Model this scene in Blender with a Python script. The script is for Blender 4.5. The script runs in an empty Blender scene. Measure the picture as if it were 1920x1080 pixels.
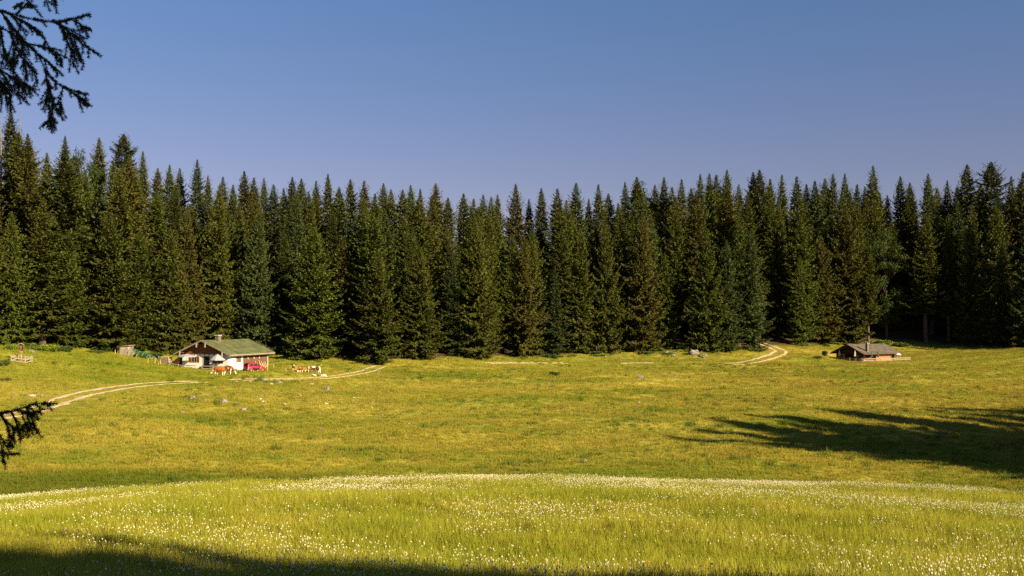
import bpy, bmesh, math, random
import numpy as np
from mathutils import Vector, Matrix, noise as mnoise

sc = bpy.context.scene
COL = sc.collection
R = math.radians
F = 1920 * 35.0 / 36.0          # focal length in photo pixels
HOR = 600.0                     # horizon row in the photo

# ------------------------------------------------------------------ camera
cam = bpy.data.cameras.new('camera')
cam.lens = 35.0; cam.sensor_width = 36.0; cam.shift_y = (HOR - 540) / 1920
cam.clip_start = 0.1; cam.clip_end = 9000
camo = bpy.data.objects.new('camera', cam); COL.objects.link(camo)
camo.location = (0, 0, 0); camo.rotation_euler = (R(90), 0, 0)
sc.camera = camo

# ------------------------------------------------------------------ world, sun, exposure
SUN_AZ, SUN_EL = 130.0, 24.0     # azimuth clockwise from +Y
world = bpy.data.worlds.new('World'); sc.world = world; world.use_nodes = True
wn, wl = world.node_tree.nodes, world.node_tree.links
bg = wn['Background']; bg.inputs[1].default_value = 0.05
sky = wn.new('ShaderNodeTexSky'); sky.sky_type = 'NISHITA'; sky.sun_disc = False
sky.sun_elevation = R(SUN_EL); sky.sun_rotation = R(SUN_AZ)
sky.altitude = 1000; sky.air_density = 1.0; sky.dust_density = 0.5; sky.ozone_density = 6.0
# mauve evening haze low over the whole horizon, the same at every azimuth
tc = wn.new('ShaderNodeTexCoord'); sp = wn.new('ShaderNodeSeparateXYZ')
ramp = wn.new('ShaderNodeValToRGB'); mul = wn.new('ShaderNodeMix'); mul.data_type = 'RGBA'; mul.blend_type = 'MULTIPLY'
mul.inputs['Factor'].default_value = 1.0
wl.new(tc.outputs['Generated'], sp.inputs[0]); wl.new(sp.outputs['Z'], ramp.inputs[0])
e = ramp.color_ramp.elements
e[0].position = 0.0; e[0].color = (1.0, .52, .44, 1)
e[1].position = 0.42; e[1].color = (.80, .74, .72, 1)
a_ = ramp.color_ramp.elements.new(0.145); a_.color = (.99, .60, .55, 1)
a_ = ramp.color_ramp.elements.new(0.305); a_.color = (.86, .745, .715, 1)
wl.new(sky.outputs[0], mul.inputs[6]); wl.new(ramp.outputs[0], mul.inputs[7])
gain = wn.new('ShaderNodeMix'); gain.data_type = 'RGBA'; gain.blend_type = 'MULTIPLY'; gain.inputs['Factor'].default_value = 1.0
gain.clamp_result = False
gain.inputs[7].default_value = (1.06, 1.06, 1.06, 1)
wl.new(mul.outputs[2], gain.inputs[6]); wl.new(gain.outputs[2], bg.inputs[0])
sl = bpy.data.lights.new('sun', 'SUN'); sl.energy = 5.0; sl.angle = R(0.5); sl.color = (1.0, .81, .53)
so = bpy.data.objects.new('sun', sl); COL.objects.link(so)
so.rotation_euler = (R(90 - SUN_EL), 0, R(180 - SUN_AZ))
sc.view_settings.view_transform = 'Standard'; sc.view_settings.look = 'None'
sc.view_settings.exposure = 1.5; sc.view_settings.gamma = 1.0
sc.cycles.max_bounces = 6; sc.cycles.diffuse_bounces = 2; sc.cycles.transmission_bounces = 3
sc.cycles.transparent_max_bounces = 6; sc.cycles.glossy_bounces = 2
sc.cycles.use_denoising = False

# ------------------------------------------------------------------ helpers
rng = np.random.default_rng(7)
random.seed(7)

def P(px, py, d):
    return ((px - 960) * d / F, d, (HOR - py) * d / F)

_lat = np.random.default_rng(99).random((256, 256))
def vnoise(x, y):
    x = np.asarray(x, float); y = np.asarray(y, float)
    xi = np.floor(x).astype(int); yi = np.floor(y).astype(int)
    fx = x - xi; fy = y - yi
    fx = fx * fx * (3 - 2 * fx); fy = fy * fy * (3 - 2 * fy)
    a = _lat[xi & 255, yi & 255]; b = _lat[(xi + 1) & 255, yi & 255]
    c = _lat[xi & 255, (yi + 1) & 255]; d = _lat[(xi + 1) & 255, (yi + 1) & 255]
    return (a * (1 - fx) + b * fx) * (1 - fy) + (c * (1 - fx) + d * fx) * fy
def fbm(x, y, octs=3):
    s = 0; amp = 1; tot = 0
    for k in range(octs):
        s = s + amp * vnoise(x * 2**k + 17.3 * k, y * 2**k + 5.1 * k); tot += amp; amp *= .5
    return s / tot

def tag(o, label=None, cat=None, group=None, kind=None):
    if label: o['label'] = label
    if cat: o['category'] = cat
    if group: o['group'] = group
    if kind: o['kind'] = kind
    return o

def mesh_obj(name, verts, faces, mats=None, parent=None, smooth=False, midx=None):
    me = bpy.data.meshes.new(name)
    me.from_pydata([tuple(v) for v in verts], [], [tuple(f) for f in faces])
    for m in (mats if isinstance(mats, (list, tuple)) else [mats] if mats else []): me.materials.append(m)
    if midx is not None: me.polygons.foreach_set('material_index', midx)
    if smooth: me.polygons.foreach_set('use_smooth', [True] * len(me.polygons))
    me.update()
    o = bpy.data.objects.new(name, me); COL.objects.link(o)
    if parent: o.parent = parent
    return o

def quads_mesh(name, V, mat, tri=False, attr=None):
    """V: (n,4,3) or (n,3,3) array of loose polygons."""
    n, k, _ = V.shape
    me = bpy.data.meshes.new(name)
    me.vertices.add(n * k); me.vertices.foreach_set('co', V.reshape(-1).astype(np.float32))
    me.loops.add(n * k); me.loops.foreach_set('vertex_index', np.arange(n * k, dtype=np.int32))
    me.polygons.add(n); me.polygons.foreach_set('loop_start', np.arange(0, n * k, k, dtype=np.int32))
    me.materials.append(mat)
    if attr is not None:
        at = me.attributes.new('tone', 'FLOAT', 'FACE'); at.data.foreach_set('value', attr.astype(np.float32))
    me.update(calc_edges=True); me.validate()
    return me

def empty(name, loc=(0, 0, 0), rz=0.0):
    o = bpy.data.objects.new(name, None); COL.objects.link(o)
    o.location = loc; o.rotation_euler = (0, 0, rz); o.empty_display_size = .2
    return o

def link(name, me, parent=None, loc=None, rot=None, scale=None):
    o = bpy.data.objects.new(name, me); COL.objects.link(o)
    if parent: o.parent = parent
    if loc is not None: o.location = loc
    if rot is not None: o.rotation_euler = rot
    if scale is not None: o.scale = scale
    return o

class MB:
    """collects boxes, bars, prisms into one mesh"""
    def __init__(s): s.v = []; s.f = []
    def add(s, vs, fs):
        b = len(s.v); s.v += [tuple(v) for v in vs]; s.f += [tuple(i + b for i in f) for f in fs]; return s
    def box(s, x0, x1, y0, y1, z0, z1):
        vs = [(x, y, z) for z in (z0, z1) for y in (y0, y1) for x in (x0, x1)]
        return s.add(vs, [(0, 2, 3, 1), (4, 5, 7, 6), (0, 1, 5, 4), (2, 6, 7, 3), (0, 4, 6, 2), (1, 3, 7, 5)])
    def bar(s, a, b, w, h=None, up=(0, 0, 1), taper=1.0):
        h = h or w; a = Vector(a); b = Vector(b); d = (b - a).normalized(); u = Vector(up)
        if abs(d.dot(u)) > .98: u = Vector((0, 1, 0))
        x = d.cross(u).normalized(); y = x.cross(d).normalized()
        vs = []
        for p, t in ((a, 1), (b, taper)):
            for sx, sy in ((-1, -1), (1, -1), (1, 1), (-1, 1)): vs.append(p + x * sx * w / 2 * t + y * sy * h / 2 * t)
        return s.add(vs, [(3, 2, 1, 0), (4, 5, 6, 7), (0, 1, 5, 4), (1, 2, 6, 5), (2, 3, 7, 6), (3, 0, 4, 7)])
    def tube(s, pts, rad, n=8, cap=True):
        pts = [Vector(p) for p in pts]; rs = rad if isinstance(rad, (list, tuple)) else [rad] * len(pts)
        base = len(s.v)
        for i, p in enumerate(pts):
            d = (pts[min(i + 1, len(pts) - 1)] - pts[max(i - 1, 0)]).normalized()
            u = Vector((0, 0, 1)) if abs(d.z) < .9 else Vector((0, 1, 0))
            x = d.cross(u).normalized(); y = x.cross(d).normalized()
            for k in range(n):
                a = 2 * math.pi * k / n; s.v.append(tuple(p + (x * math.cos(a) + y * math.sin(a)) * rs[i]))
        for i in range(len(pts) - 1):
            for k in range(n):
                k2 = (k + 1) % n
                s.f.append((base + i * n + k, base + i * n + k2, base + (i + 1) * n + k2, base + (i + 1) * n + k))
        if cap:
            s.f.append(tuple(base + k for k in reversed(range(n)))); s.f.append(tuple(base + (len(pts) - 1) * n + k for k in range(n)))
        return s
    def rings(s, rings, cap=True):
        n = len(rings[0]); base = len(s.v)
        for r in rings: s.v += [tuple(p) for p in r]
        for i in range(len(rings) - 1):
            for k in range(n):
                k2 = (k + 1) % n
                s.f.append((base + i * n + k, base + i * n + k2, base + (i + 1) * n + k2, base + (i + 1) * n + k))
        if cap:
            s.f.append(tuple(base + k for k in reversed(range(n)))); s.f.append(tuple(base + (len(rings) - 1) * n + k for k in range(n)))
        return s
    def build(s, name, mat, parent=None, smooth=False):
        o = mesh_obj(name, s.v, s.f, mat, parent, smooth)
        bm = bmesh.new(); bm.from_mesh(o.data); bmesh.ops.recalc_face_normals(bm, faces=bm.faces); bm.to_mesh(o.data); bm.free()
        return o

# ------------------------------------------------------------------ materials
def mat(name, col, rough=.8, spec=.2, nscale=0, namp=0, bump=0, coords='Object', stretch=(1, 1, 1), col2=None, metallic=0, detail=4):
    m = bpy.data.materials.new(name); m.use_nodes = True
    n, l = m.node_tree.nodes, m.node_tree.links
    b = n['Principled BSDF']; b.inputs['Roughness'].default_value = rough
    b.inputs['Specular IOR Level'].default_value = spec; b.inputs['Metallic'].default_value = metallic
    b.inputs['Base Color'].default_value = (*col, 1)
    if nscale:
        t = n.new('ShaderNodeTexCoord'); mp = n.new('ShaderNodeMapping'); mp.inputs['Scale'].default_value = stretch
        nz = n.new('ShaderNodeTexNoise'); nz.inputs['Scale'].default_value = nscale; nz.inputs['Detail'].default_value = detail
        l.new(t.outputs[coords], mp.inputs[0]); l.new(mp.outputs[0], nz.inputs['Vector'])
        rp = n.new('ShaderNodeValToRGB'); rp.color_ramp.elements[0].position = .3; rp.color_ramp.elements[1].position = .7
        c2 = col2 or tuple(min(1, c * (1 + namp)) for c in col); c1 = col if col2 else tuple(c * (1 - namp) for c in col)
        rp.color_ramp.elements[0].color = (*c1, 1); rp.color_ramp.elements[1].color = (*c2, 1)
        l.new(nz.outputs[0], rp.inputs[0]); l.new(rp.outputs[0], b.inputs['Base Color'])
        if bump:
            bp = n.new('ShaderNodeBump'); bp.inputs['Strength'].default_value = bump; bp.inputs['Distance'].default_value = .05
            l.new(nz.outputs[0], bp.inputs['Height']); l.new(bp.outputs[0], b.inputs['Normal'])
    return m

def math_node(n, l, op, a, b=None, c=None, clamp=False):
    m = n.new('ShaderNodeMath'); m.operation = op; m.use_clamp = clamp
    for i, v in enumerate((a, b, c)):
        if v is None: continue
        if isinstance(v, (int, float)): m.inputs[i].default_value = v
        else: l.new(v, m.inputs[i])
    return m.outputs[0]

def mixc(n, l, fac, a, b, mode='MIX'):
    m = n.new('ShaderNodeMix'); m.data_type = 'RGBA'; m.blend_type = mode
    if isinstance(fac, (int, float)): m.inputs[0].default_value = fac
    else: l.new(fac, m.inputs[0])
    for i, v in ((6, a), (7, b)):
        if isinstance(v, tuple): m.inputs[i].default_value = (*v, 1)
        else: l.new(v, m.inputs[i])
    return m.outputs[2]

def grass_colour(n, l):
    """colour of the turf by place: lush green, straw, rusty seed heads; shared by sward and blades"""
    g = n.new('ShaderNodeNewGeometry'); sp = n.new('ShaderNodeSeparateXYZ'); l.new(g.outputs['Position'], sp.inputs[0])
    cb = n.new('ShaderNodeCombineXYZ'); l.new(sp.outputs[0], cb.inputs[0]); l.new(sp.outputs[1], cb.inputs[1])
    def nz(scale, det, rough=.55, st=(1, 1, 1), off=0.0):
        mp = n.new('ShaderNodeMapping'); mp.inputs['Scale'].default_value = st; mp.inputs['Location'].default_value = (off, off, off)
        l.new(cb.outputs[0], mp.inputs[0])
        t = n.new('ShaderNodeTexNoise'); t.inputs['Scale'].default_value = scale; t.inputs['Detail'].default_value = det
        t.inputs['Roughness'].default_value = rough; l.new(mp.outputs[0], t.inputs['Vector']); return t.outputs[0]
    def sstep(v, a, b):
        m = n.new('ShaderNodeMapRange'); m.interpolation_type = 'SMOOTHSTEP'; m.inputs[1].default_value = a; m.inputs[2].default_value = b
        l.new(v, m.inputs[0]); return m.outputs[0]
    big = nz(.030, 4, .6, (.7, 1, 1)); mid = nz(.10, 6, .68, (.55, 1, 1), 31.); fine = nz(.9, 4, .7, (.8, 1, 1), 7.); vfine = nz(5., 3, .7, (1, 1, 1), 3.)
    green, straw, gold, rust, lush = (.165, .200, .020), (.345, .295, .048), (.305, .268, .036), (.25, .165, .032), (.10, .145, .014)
    c = mixc(n, l, sstep(mid, .42, .58), green, gold)  # green and gold turf; its contrast also stands in for relief shading
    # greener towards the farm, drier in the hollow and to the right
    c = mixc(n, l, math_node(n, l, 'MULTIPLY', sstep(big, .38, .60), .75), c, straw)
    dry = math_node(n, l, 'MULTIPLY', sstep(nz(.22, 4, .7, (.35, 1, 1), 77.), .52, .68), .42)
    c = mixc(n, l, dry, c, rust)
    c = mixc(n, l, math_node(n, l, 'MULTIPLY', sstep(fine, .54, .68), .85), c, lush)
    slope_green = math_node(n, l, 'MULTIPLY', sstep(sp.outputs[0], -18, -60), sstep(sp.outputs[1], 112, 150))
    c = mixc(n, l, math_node(n, l, 'MULTIPLY', slope_green, .55), c, (.19, .22, .018))
    far_green = math_node(n, l, 'MULTIPLY', sstep(sp.outputs[1], 185, 235), .45)
    c = mixc(n, l, far_green, c, (.19, .21, .020))
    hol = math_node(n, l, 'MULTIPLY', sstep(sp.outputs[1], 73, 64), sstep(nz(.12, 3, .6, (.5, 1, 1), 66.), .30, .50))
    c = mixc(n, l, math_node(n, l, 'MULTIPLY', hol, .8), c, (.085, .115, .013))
    brn = math_node(n, l, 'MULTIPLY', sstep(sp.outputs[0], 10, 70), sstep(nz(.09, 4, .65, (.35, 1, 1), 140.), .42, .6))
    c = mixc(n, l, math_node(n, l, 'MULTIPLY', brn, .42), c, (.24, .15, .030))
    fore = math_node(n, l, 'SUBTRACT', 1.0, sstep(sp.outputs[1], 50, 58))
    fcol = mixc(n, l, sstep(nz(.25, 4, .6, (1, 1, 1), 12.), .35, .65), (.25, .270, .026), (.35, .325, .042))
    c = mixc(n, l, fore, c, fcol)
    v = n.new('ShaderNodeMapRange'); v.inputs[1].default_value = .25; v.inputs[2].default_value = .75; v.inputs[3].default_value = .84; v.inputs[4].default_value = 1.16
    l.new(vfine, v.inputs[0])
    c = mixc(n, l, 1.0, c, v.outputs[0], 'MULTIPLY') if False else mixc(n, l, 1.0, c, _grey(n, l, v.outputs[0]), 'MULTIPLY')
    return c, sp, sstep, nz

def _grey(n, l, v):
    cc = n.new('ShaderNodeCombineColor'); [l.new(v, cc.inputs[i]) for i in range(3)]; return cc.outputs[0]

def make_ground():
    m = bpy.data.materials.new('turf'); m.use_nodes = True; n, l = m.node_tree.nodes, m.node_tree.links
    b = n['Principled BSDF']; b.inputs['Roughness'].default_value = .95; b.inputs['Specular IOR Level'].default_value = .05
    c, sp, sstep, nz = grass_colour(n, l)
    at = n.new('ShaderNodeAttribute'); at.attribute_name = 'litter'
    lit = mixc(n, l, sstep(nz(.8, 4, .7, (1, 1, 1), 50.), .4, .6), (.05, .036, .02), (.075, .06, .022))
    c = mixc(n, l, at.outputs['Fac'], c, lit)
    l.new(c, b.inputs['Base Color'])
    bp = n.new('ShaderNodeBump'); bp.inputs['Strength'].default_value = .8; bp.inputs['Distance'].default_value = .25
    l.new(nz(2.2, 5, .75, (1, 1, 1), 90.), bp.inputs['Height']); l.new(bp.outputs[0], b.inputs['Normal'])
    return m

def make_blade(name, tint=(1, 1, 1)):
    m = bpy.data.materials.new(name); m.use_nodes = True; n, l = m.node_tree.nodes, m.node_tree.links
    out = n['Material Output']; n.remove(n['Principled BSDF'])
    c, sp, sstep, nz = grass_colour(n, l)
    oi = n.new('ShaderNodeObjectInfo')
    v = n.new('ShaderNodeMapRange'); v.inputs[3].default_value = .86; v.inputs[4].default_value = 1.14; l.new(oi.outputs['Random'], v.inputs[0])
    c = mixc(n, l, 1.0, c, _grey(n, l, v.outputs[0]), 'MULTIPLY')
    c = mixc(n, l, 1.0, c, tint, 'MULTIPLY')
    d = n.new('ShaderNodeBsdfDiffuse'); t = n.new('ShaderNodeBsdfTranslucent'); mx = n.new('ShaderNodeMixShader'); mx.inputs[0].default_value = .4
    l.new(c, d.inputs[0]); l.new(c, t.inputs[0]); l.new(d.outputs[0], mx.inputs[1]); l.new(t.outputs[0], mx.inputs[2]); l.new(mx.outputs[0], out.inputs[0])
    return m

def make_foliage(name, transl=.3, vary=.35):
    """leaf / needle colour = the object's own colour, varied sprig by sprig"""
    m = bpy.data.materials.new(name); m.use_nodes = True; n, l = m.node_tree.nodes, m.node_tree.links
    out = n['Material Output']; n.remove(n['Principled BSDF'])
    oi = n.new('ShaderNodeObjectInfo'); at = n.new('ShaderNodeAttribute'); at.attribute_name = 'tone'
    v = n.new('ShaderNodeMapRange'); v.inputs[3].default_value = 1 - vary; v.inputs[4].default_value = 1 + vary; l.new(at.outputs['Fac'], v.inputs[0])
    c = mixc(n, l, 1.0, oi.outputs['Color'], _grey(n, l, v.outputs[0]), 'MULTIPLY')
    tcn = n.new('ShaderNodeTexCoord'); nz = n.new('ShaderNodeTexNoise'); nz.inputs['Scale'].default_value = .35; l.new(tcn.outputs['Object'], nz.inputs['Vector'])
    mr = n.new('ShaderNodeMapRange'); mr.inputs[1].default_value = .5; mr.inputs[2].default_value = .75; mr.inputs[4].default_value = .3; l.new(nz.outputs[0], mr.inputs[0])
    c = mixc(n, l, mr.outputs[0], c, (.075, .058, .018))
    d = n.new('ShaderNodeBsdfPrincipled'); d.inputs['Roughness'].default_value = .6; d.inputs['Specular IOR Level'].default_value = .08
    t = n.new('ShaderNodeBsdfTranslucent'); mx = n.new('ShaderNodeMixShader'); mx.inputs[0].default_value = transl
    l.new(c, d.inputs[0]); l.new(c, t.inputs[0]); l.new(d.outputs[0], mx.inputs[1]); l.new(t.outputs[0], mx.inputs[2]); l.new(mx.outputs[0], out.inputs[0])
    return m

M = {}
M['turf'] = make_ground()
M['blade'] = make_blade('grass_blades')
M['needles'] = make_foliage('spruce_needles', .15, .22)
M['leaves'] = make_foliage('broad_leaves', .35)
M['bark'] = mat('bark', (.085, .062, .045), .95, .1, 3, .5, .6, stretch=(1, 1, .3))
M['gravel'] = mat('gravel', (.42, .33, .22), .95, .1, 6, .35, .5, 'Generated')
M['gravel'] = mat('gravel', (.44, .335, .21), .95, .1, 1.2, .3, .5, 'Object')
M['rock'] = mat('limestone', (.11, .10, .085), .9, .2, 1.6, .6, .8, col2=(.24, .215, .185))
M['pale_rock'] = mat('white_limestone', (.50, .46, .41), .9, .2, 2.5, .25, .5)
M['wood_dark'] = mat('dark_stained_boards', (.075, .032, .014), .75, .2, 2, .5, .3, stretch=(6, 6, .5))
M['wood_red'] = mat('red_brown_boards', (.17, .062, .022), .7, .2, 2, .5, .3, stretch=(6, 6, .5))
M['wood_barn'] = mat('weathered_barn_boards', (.115, .062, .034), .85, .15, 1.5, .5, .4, stretch=(6, 6, .5))
M['wood_grey'] = mat('silvered_wood', (.30, .245, .185), .9, .1, 3, .4, .4, stretch=(3, 3, .8))
M['wood_pale'] = mat('fresh_wood', (.36, .25, .13), .8, .2, 2, .3, .2, stretch=(4, 4, .6))
M['wood_honey'] = mat('honey_boards', (.25, .13, .042), .7, .2, 1.2, .35, .2, stretch=(6, 6, .6))
M['wood_log'] = mat('brown_black_logs', (.045, .024, .013), .8, .2, 2, .5, .3, stretch=(1, 1, 5))
M['plaster'] = mat('whitewashed_plaster', (.78, .75, .70), .9, .1, 1.2, .06, .1)
M['roof_green'] = mat('mossy_green_roofing', (.088, .098, .042), .9, .1, .8, .35, .15)
M['roof_grey'] = mat('grey_shingle_roofing', (.095, .082, .066), .9, .1, 1.0, .35, .3)
M['fascia'] = mat('grey_fascia', (.22, .19, .14), .85, .1, 3, .3, .2)
M['stone_cap'] = mat('pale_cap', (.36, .32, .27), .9, .1, 4, .2, .2)
M['masonry'] = mat('grey_masonry', (.13, .105, .09), .9, .1, 5, .4, .4)
M['glass'] = mat('window_glass', (.02, .025, .03), .08, .6)
M['doorway_shade'] = mat('painted_doorway_dark', (.012, .012, .014), .9, .05)  # near-black slab paints the unlit inside of an open doorway
M['parasol'] = mat('shade_greyed_parasol_cloth', (.27, .28, .30), .85, .1, 3, .1)  # pale cloth made grey: the shade it stands in is put into the colour
M['parasol_beige'] = mat('beige_parasol_cloth', (.45, .40, .33), .85, .1, 3, .1)
M['parasol_green'] = mat('green_parasol_cloth', (.03, .10, .065), .85, .1, 3, .2)
M['parasol_white'] = mat('white_parasol_cloth', (.72, .70, .68), .85, .1, 3, .1)
M['metal'] = mat('grey_metal', (.3, .3, .3), .45, .5, metallic=.6)
M['net'] = mat('green_net', (.02, .10, .045), .7, .2)
M['bin'] = mat('dark_green_plastic', (.012, .06, .03), .5, .4)
M['white_needle'] = mat('cotton_fluff', (.64, .58, .44), .95, .05)
M['stem'] = mat('green_stem', (.16, .19, .04), .8, .1)

# ------------------------------------------------------------------ terrain
CTRL = []
def cp(px, py, d): CTRL.append(P(px, py, d))
# cotton-grass knoll in front
for px, rows in ((960, ((16, 1086), (25, 978), (35, 928), (45, 907), (54, 917), (62, 918), (71, 895), (79, 870))),
                 (0, ((16, 1092), (25, 998), (33, 963), (40, 945), (50, 952), (57, 938), (63, 905), (80, 842), (95, 792), (110, 752), (130, 704), (150, 664), (163, 644))),
                 (420, ((16, 1088), (27, 968), (36, 934), (43, 922), (52, 930), (61, 921), (68, 893), (74, 870), (100, 800), (118, 760), (145, 720), (165, 703), (178, 693), (190, 680), (205, 652))),
                 (1420, ((16, 1086), (27, 964), (36, 932), (45, 917), (55, 932), (64, 929), (72, 900), (83, 862))),
                 (1900, ((16, 1092), (25, 998), (34, 960), (43, 938), (52, 956), (60, 948), (68, 925), (74, 905), (85, 864), (110, 804), (150, 747), (200, 706), (250, 680), (290, 653))),
                 (960, ((100, 811), (125, 767), (150, 737), (180, 708), (210, 686), (235, 671), (252, 661))),
                 (200, ((92, 800), (120, 742), (145, 702), (170, 666), (185, 647))),
                 (720, ((102, 800), (145, 741), (180, 706), (195, 690), (208, 672))),
                 (590, ((178, 701), (192, 684), (205, 667))),
                 (1330, ((117, 780), (175, 720), (235, 683), (262, 661))),
                 (1450, ((268, 665), (287, 648))),
                 (1620, ((83, 864), (108, 801), (155, 740), (215, 700), (262, 681), (280, 677), (296, 668), (318, 648))),
                 (1760, ((300, 662), (325, 645)))):
    for d, py in rows: cp(px, py, d)
CTRL += [(-4, 8, -2.7), (6, 8, -2.7), (0, 0, -1.75), (0, -25, -.8), (40, -20, -2.5), (-40, -20, -.5), (-40, 15, -4.5), (-50, 40, -8), (40, 15, -5), (55, 40, -9),
         (80, 60, -9), (110, 90, -9), (130, 140, -10), (160, 200, -9.5), (190, 260, -7), (-75, 90, -8.5), (-90, 120, -6), (-110, 150, -2), (-130, 180, 5),
         (-100, 190, 4), (-70, 215, 2), (-125, 240, 15), (-80, 260, 9), (-20, 235, -5.5), (-30, 290, 3), (10, 285, -4), (20, 330, 2), (60, 300, -5), (70, 350, 2), (130, 350, 0), (180, 360, 2),
         (200, 320, -2), (-150, 320, 22), (-60, 350, 12), (0, 400, 6), (100, 420, 6), (220, 420, 6), (-200, 200, 14), (-200, 420, 22), (260, 150, -2), (260, 40, 0), (-180, 60, 0), (-160, -60, 4), (160, -60, 0), (0, -90, 3), (280, 280, 3)]
C = np.array(CTRL, float)
def _U(r2): return np.where(r2 > 1e-9, r2 * np.log(np.maximum(r2, 1e-9)), 0.0) * .5
SC_ = 100.0
cx, cy = C[:, 0] / SC_, C[:, 1] / SC_
K = _U((cx[:, None] - cx[None]) ** 2 + (cy[:, None] - cy[None]) ** 2) + np.eye(len(C)) * 2e-5
Pm = np.stack([np.ones_like(cx), cx, cy], 1)
A = np.block([[K, Pm], [Pm.T, np.zeros((3, 3))]])
W = np.linalg.solve(A, np.concatenate([C[:, 2], np.zeros(3)]))
PATHC = np.zeros((0, 2))
def near_path(x, y):
    out = np.full(len(x), 99.0)
    if len(PATHC) == 0: return out
    lo, hi = PATHC.min(0) - 8, PATHC.max(0) + 8
    idx_ = np.nonzero((x > lo[0]) & (x < hi[0]) & (y > lo[1]) & (y < hi[1]))[0]
    for i in range(0, len(idx_), 20000):
        k = idx_[i:i + 20000]; out[k] = np.sqrt(((x[k, None] - PATHC[None, :, 0]) ** 2 + (y[k, None] - PATHC[None, :, 1]) ** 2).min(1))
    return out
PADS = ((-51.5, 180.5, -8.95, 8, 13), (101.5, 284.5, -11.75, 9, 15))
def H(x, y, rough=True):
    x = np.atleast_1d(np.asarray(x, float)); y = np.atleast_1d(np.asarray(y, float)); out = np.empty_like(x)
    for i in range(0, len(x), 20000):
        xs, ys = x[i:i + 20000] / SC_, y[i:i + 20000] / SC_
        out[i:i + 20000] = _U((xs[:, None] - cx[None]) ** 2 + (ys[:, None] - cy[None]) ** 2) @ W[:-3] + W[-3] + W[-2] * xs + W[-1] * ys
    ed = np.maximum(np.maximum(np.abs(x) - 230, 0), np.maximum(np.maximum(y - 400, -y - 80), 0))
    k = np.clip(ed / 160, 0, 1); k = k * k * (3 - 2 * k)
    out = np.clip(out, -14, 26) * (1 - k) + 6 * k
    if rough:
        rel = np.clip((y - 50) / 25, 0, 1) * np.clip((near_path(x, y) - 1.6) / 5, .06, 1)
        out = out + rel * ((fbm(x / 19 + 3, y / 10 + 9, 3) - .5) * 1.7 + (fbm(x / 3.2, y / 2.4, 2) - .5) * .45) + (y < 75) * (1 - rel) * ((fbm(x / 3, y / 3, 2) - .5) * .22 + (fbm(x / 9 + 4, y / 9, 2) - .5) * .35)
    for ax, ay, az, r0, r1 in PADS:
        dd = np.hypot(x - ax, y - ay); k = np.clip((r1 - dd) / (r1 - r0), 0, 1); k = k * k * (3 - 2 * k)
        out = out * (1 - k) + (az + .15 * (out - az)) * k
    return out
def Hs(x, y): return float(H([x], [y])[0])

def smooth_line(pts, step=.6):
    pts = np.array(pts, float); n = len(pts)
    t = np.concatenate([[0], np.cumsum(np.hypot(*np.diff(pts, axis=0).T))])
    P0 = np.vstack([2 * pts[0] - pts[1], pts, 2 * pts[-1] - pts[-2]]); out = []
    for i in range(n - 1):
        k = max(2, int((t[i + 1] - t[i]) / step)); u = np.linspace(0, 1, k, endpoint=False)[:, None]
        a, b, c, d = P0[i], P0[i + 1], P0[i + 2], P0[i + 3]
        out.append(.5 * (2 * b + (c - a) * u + (2 * a - 5 * b + 4 * c - d) * u**2 + (3 * b - a - 3 * c + d) * u**3))
    return np.vstack(out + [pts[-1:]])

def ground_hit(px, py, d0=60, d1=330):
    """where the line of sight through a photo point first meets the ground"""
    ds = np.arange(d0, d1, .25); h = H((px - 960) * ds / F, ds, False); zz = (HOR - py) * ds / F
    k = np.nonzero(zz <= h)[0]
    d = ds[k[0]] if len(k) else d1
    return np.array([(px - 960) * d / F, d])

def _t(*a, **k): return (a, k)
TRACKS = [
    _t('gravel_track', [(-60, 792), (40, 776), (90, 761), (140, 744), (190, 733), (250, 724), (320, 719), (380, 717)], .85, 2.1, fade=([0, .6, .85, 1], [1, .85, .35, .02])),
    _t('gravel_track', [(440, 714), (470, 712.5), (520, 712), (570, 711), (620, 708), (655, 703), (685, 697), (700, 691.5), (712, 687)], .55, 2.0, fade=([0, .25, .5, .7, 1], [.6, .25, .12, .7, 1.1])),
    _t('gravel_track', [(1368, 683), (1390, 682), (1420, 676), (1448, 668), (1462, 660), (1452, 653), (1436, 647), (1420, 642)], 1.05, 3.0, d0=150, fade=([0, .15, .4, 1], [.05, .5, 1, 1])),
    _t('gravel_track', [(915, 682), (940, 681), (980, 680.5), (1060, 681)], .5, 1.6, d0=120, fade=([0, .2, .6, 1], [.03, .5, .05, .01])),
    _t('gravel_track', [(1165, 682), (1190, 681), (1225, 681)], .55, .8, d0=120, fade=([0, .3, .7, 1], [.02, .8, .8, .02])),
]
PATHC = np.vstack([smooth_line([ground_hit(*p, d0=k.get('d0', 60)) for p in a[1]], 2.0) for a, k in TRACKS])

def axis(parts):
    out = []
    for a, b, s in parts: out += list(np.arange(a, b, s))
    return np.array(out + [parts[-1][1]])
xs = axis([(-3000, -600, 400), (-600, -230, 37), (-230, -120, 4), (-120, -60, 1.6), (-60, 60, .8), (60, 130, 1.6), (130, 230, 5), (230, 600, 37), (600, 3000, 400)])
ys = axis([(-1500, -100, 200), (-100, 0, 5), (0, 12, 1), (12, 60, .5), (60, 130, .6), (130, 200, .9), (200, 300, 1.6), (300, 420, 6), (420, 800, 38), (800, 4000, 400)])
GX, GY = np.meshgrid(xs, ys); gx, gy = GX.ravel(), GY.ravel(); gz = H(gx, gy)
nx, ny = len(xs), len(ys)
idx = np.arange(nx * ny).reshape(ny, nx)
fa = np.stack([idx[:-1, :-1], idx[:-1, 1:], idx[1:, 1:], idx[1:, :-1]], -1).reshape(-1, 4)
me = bpy.data.meshes.new('meadow_ground')
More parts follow.
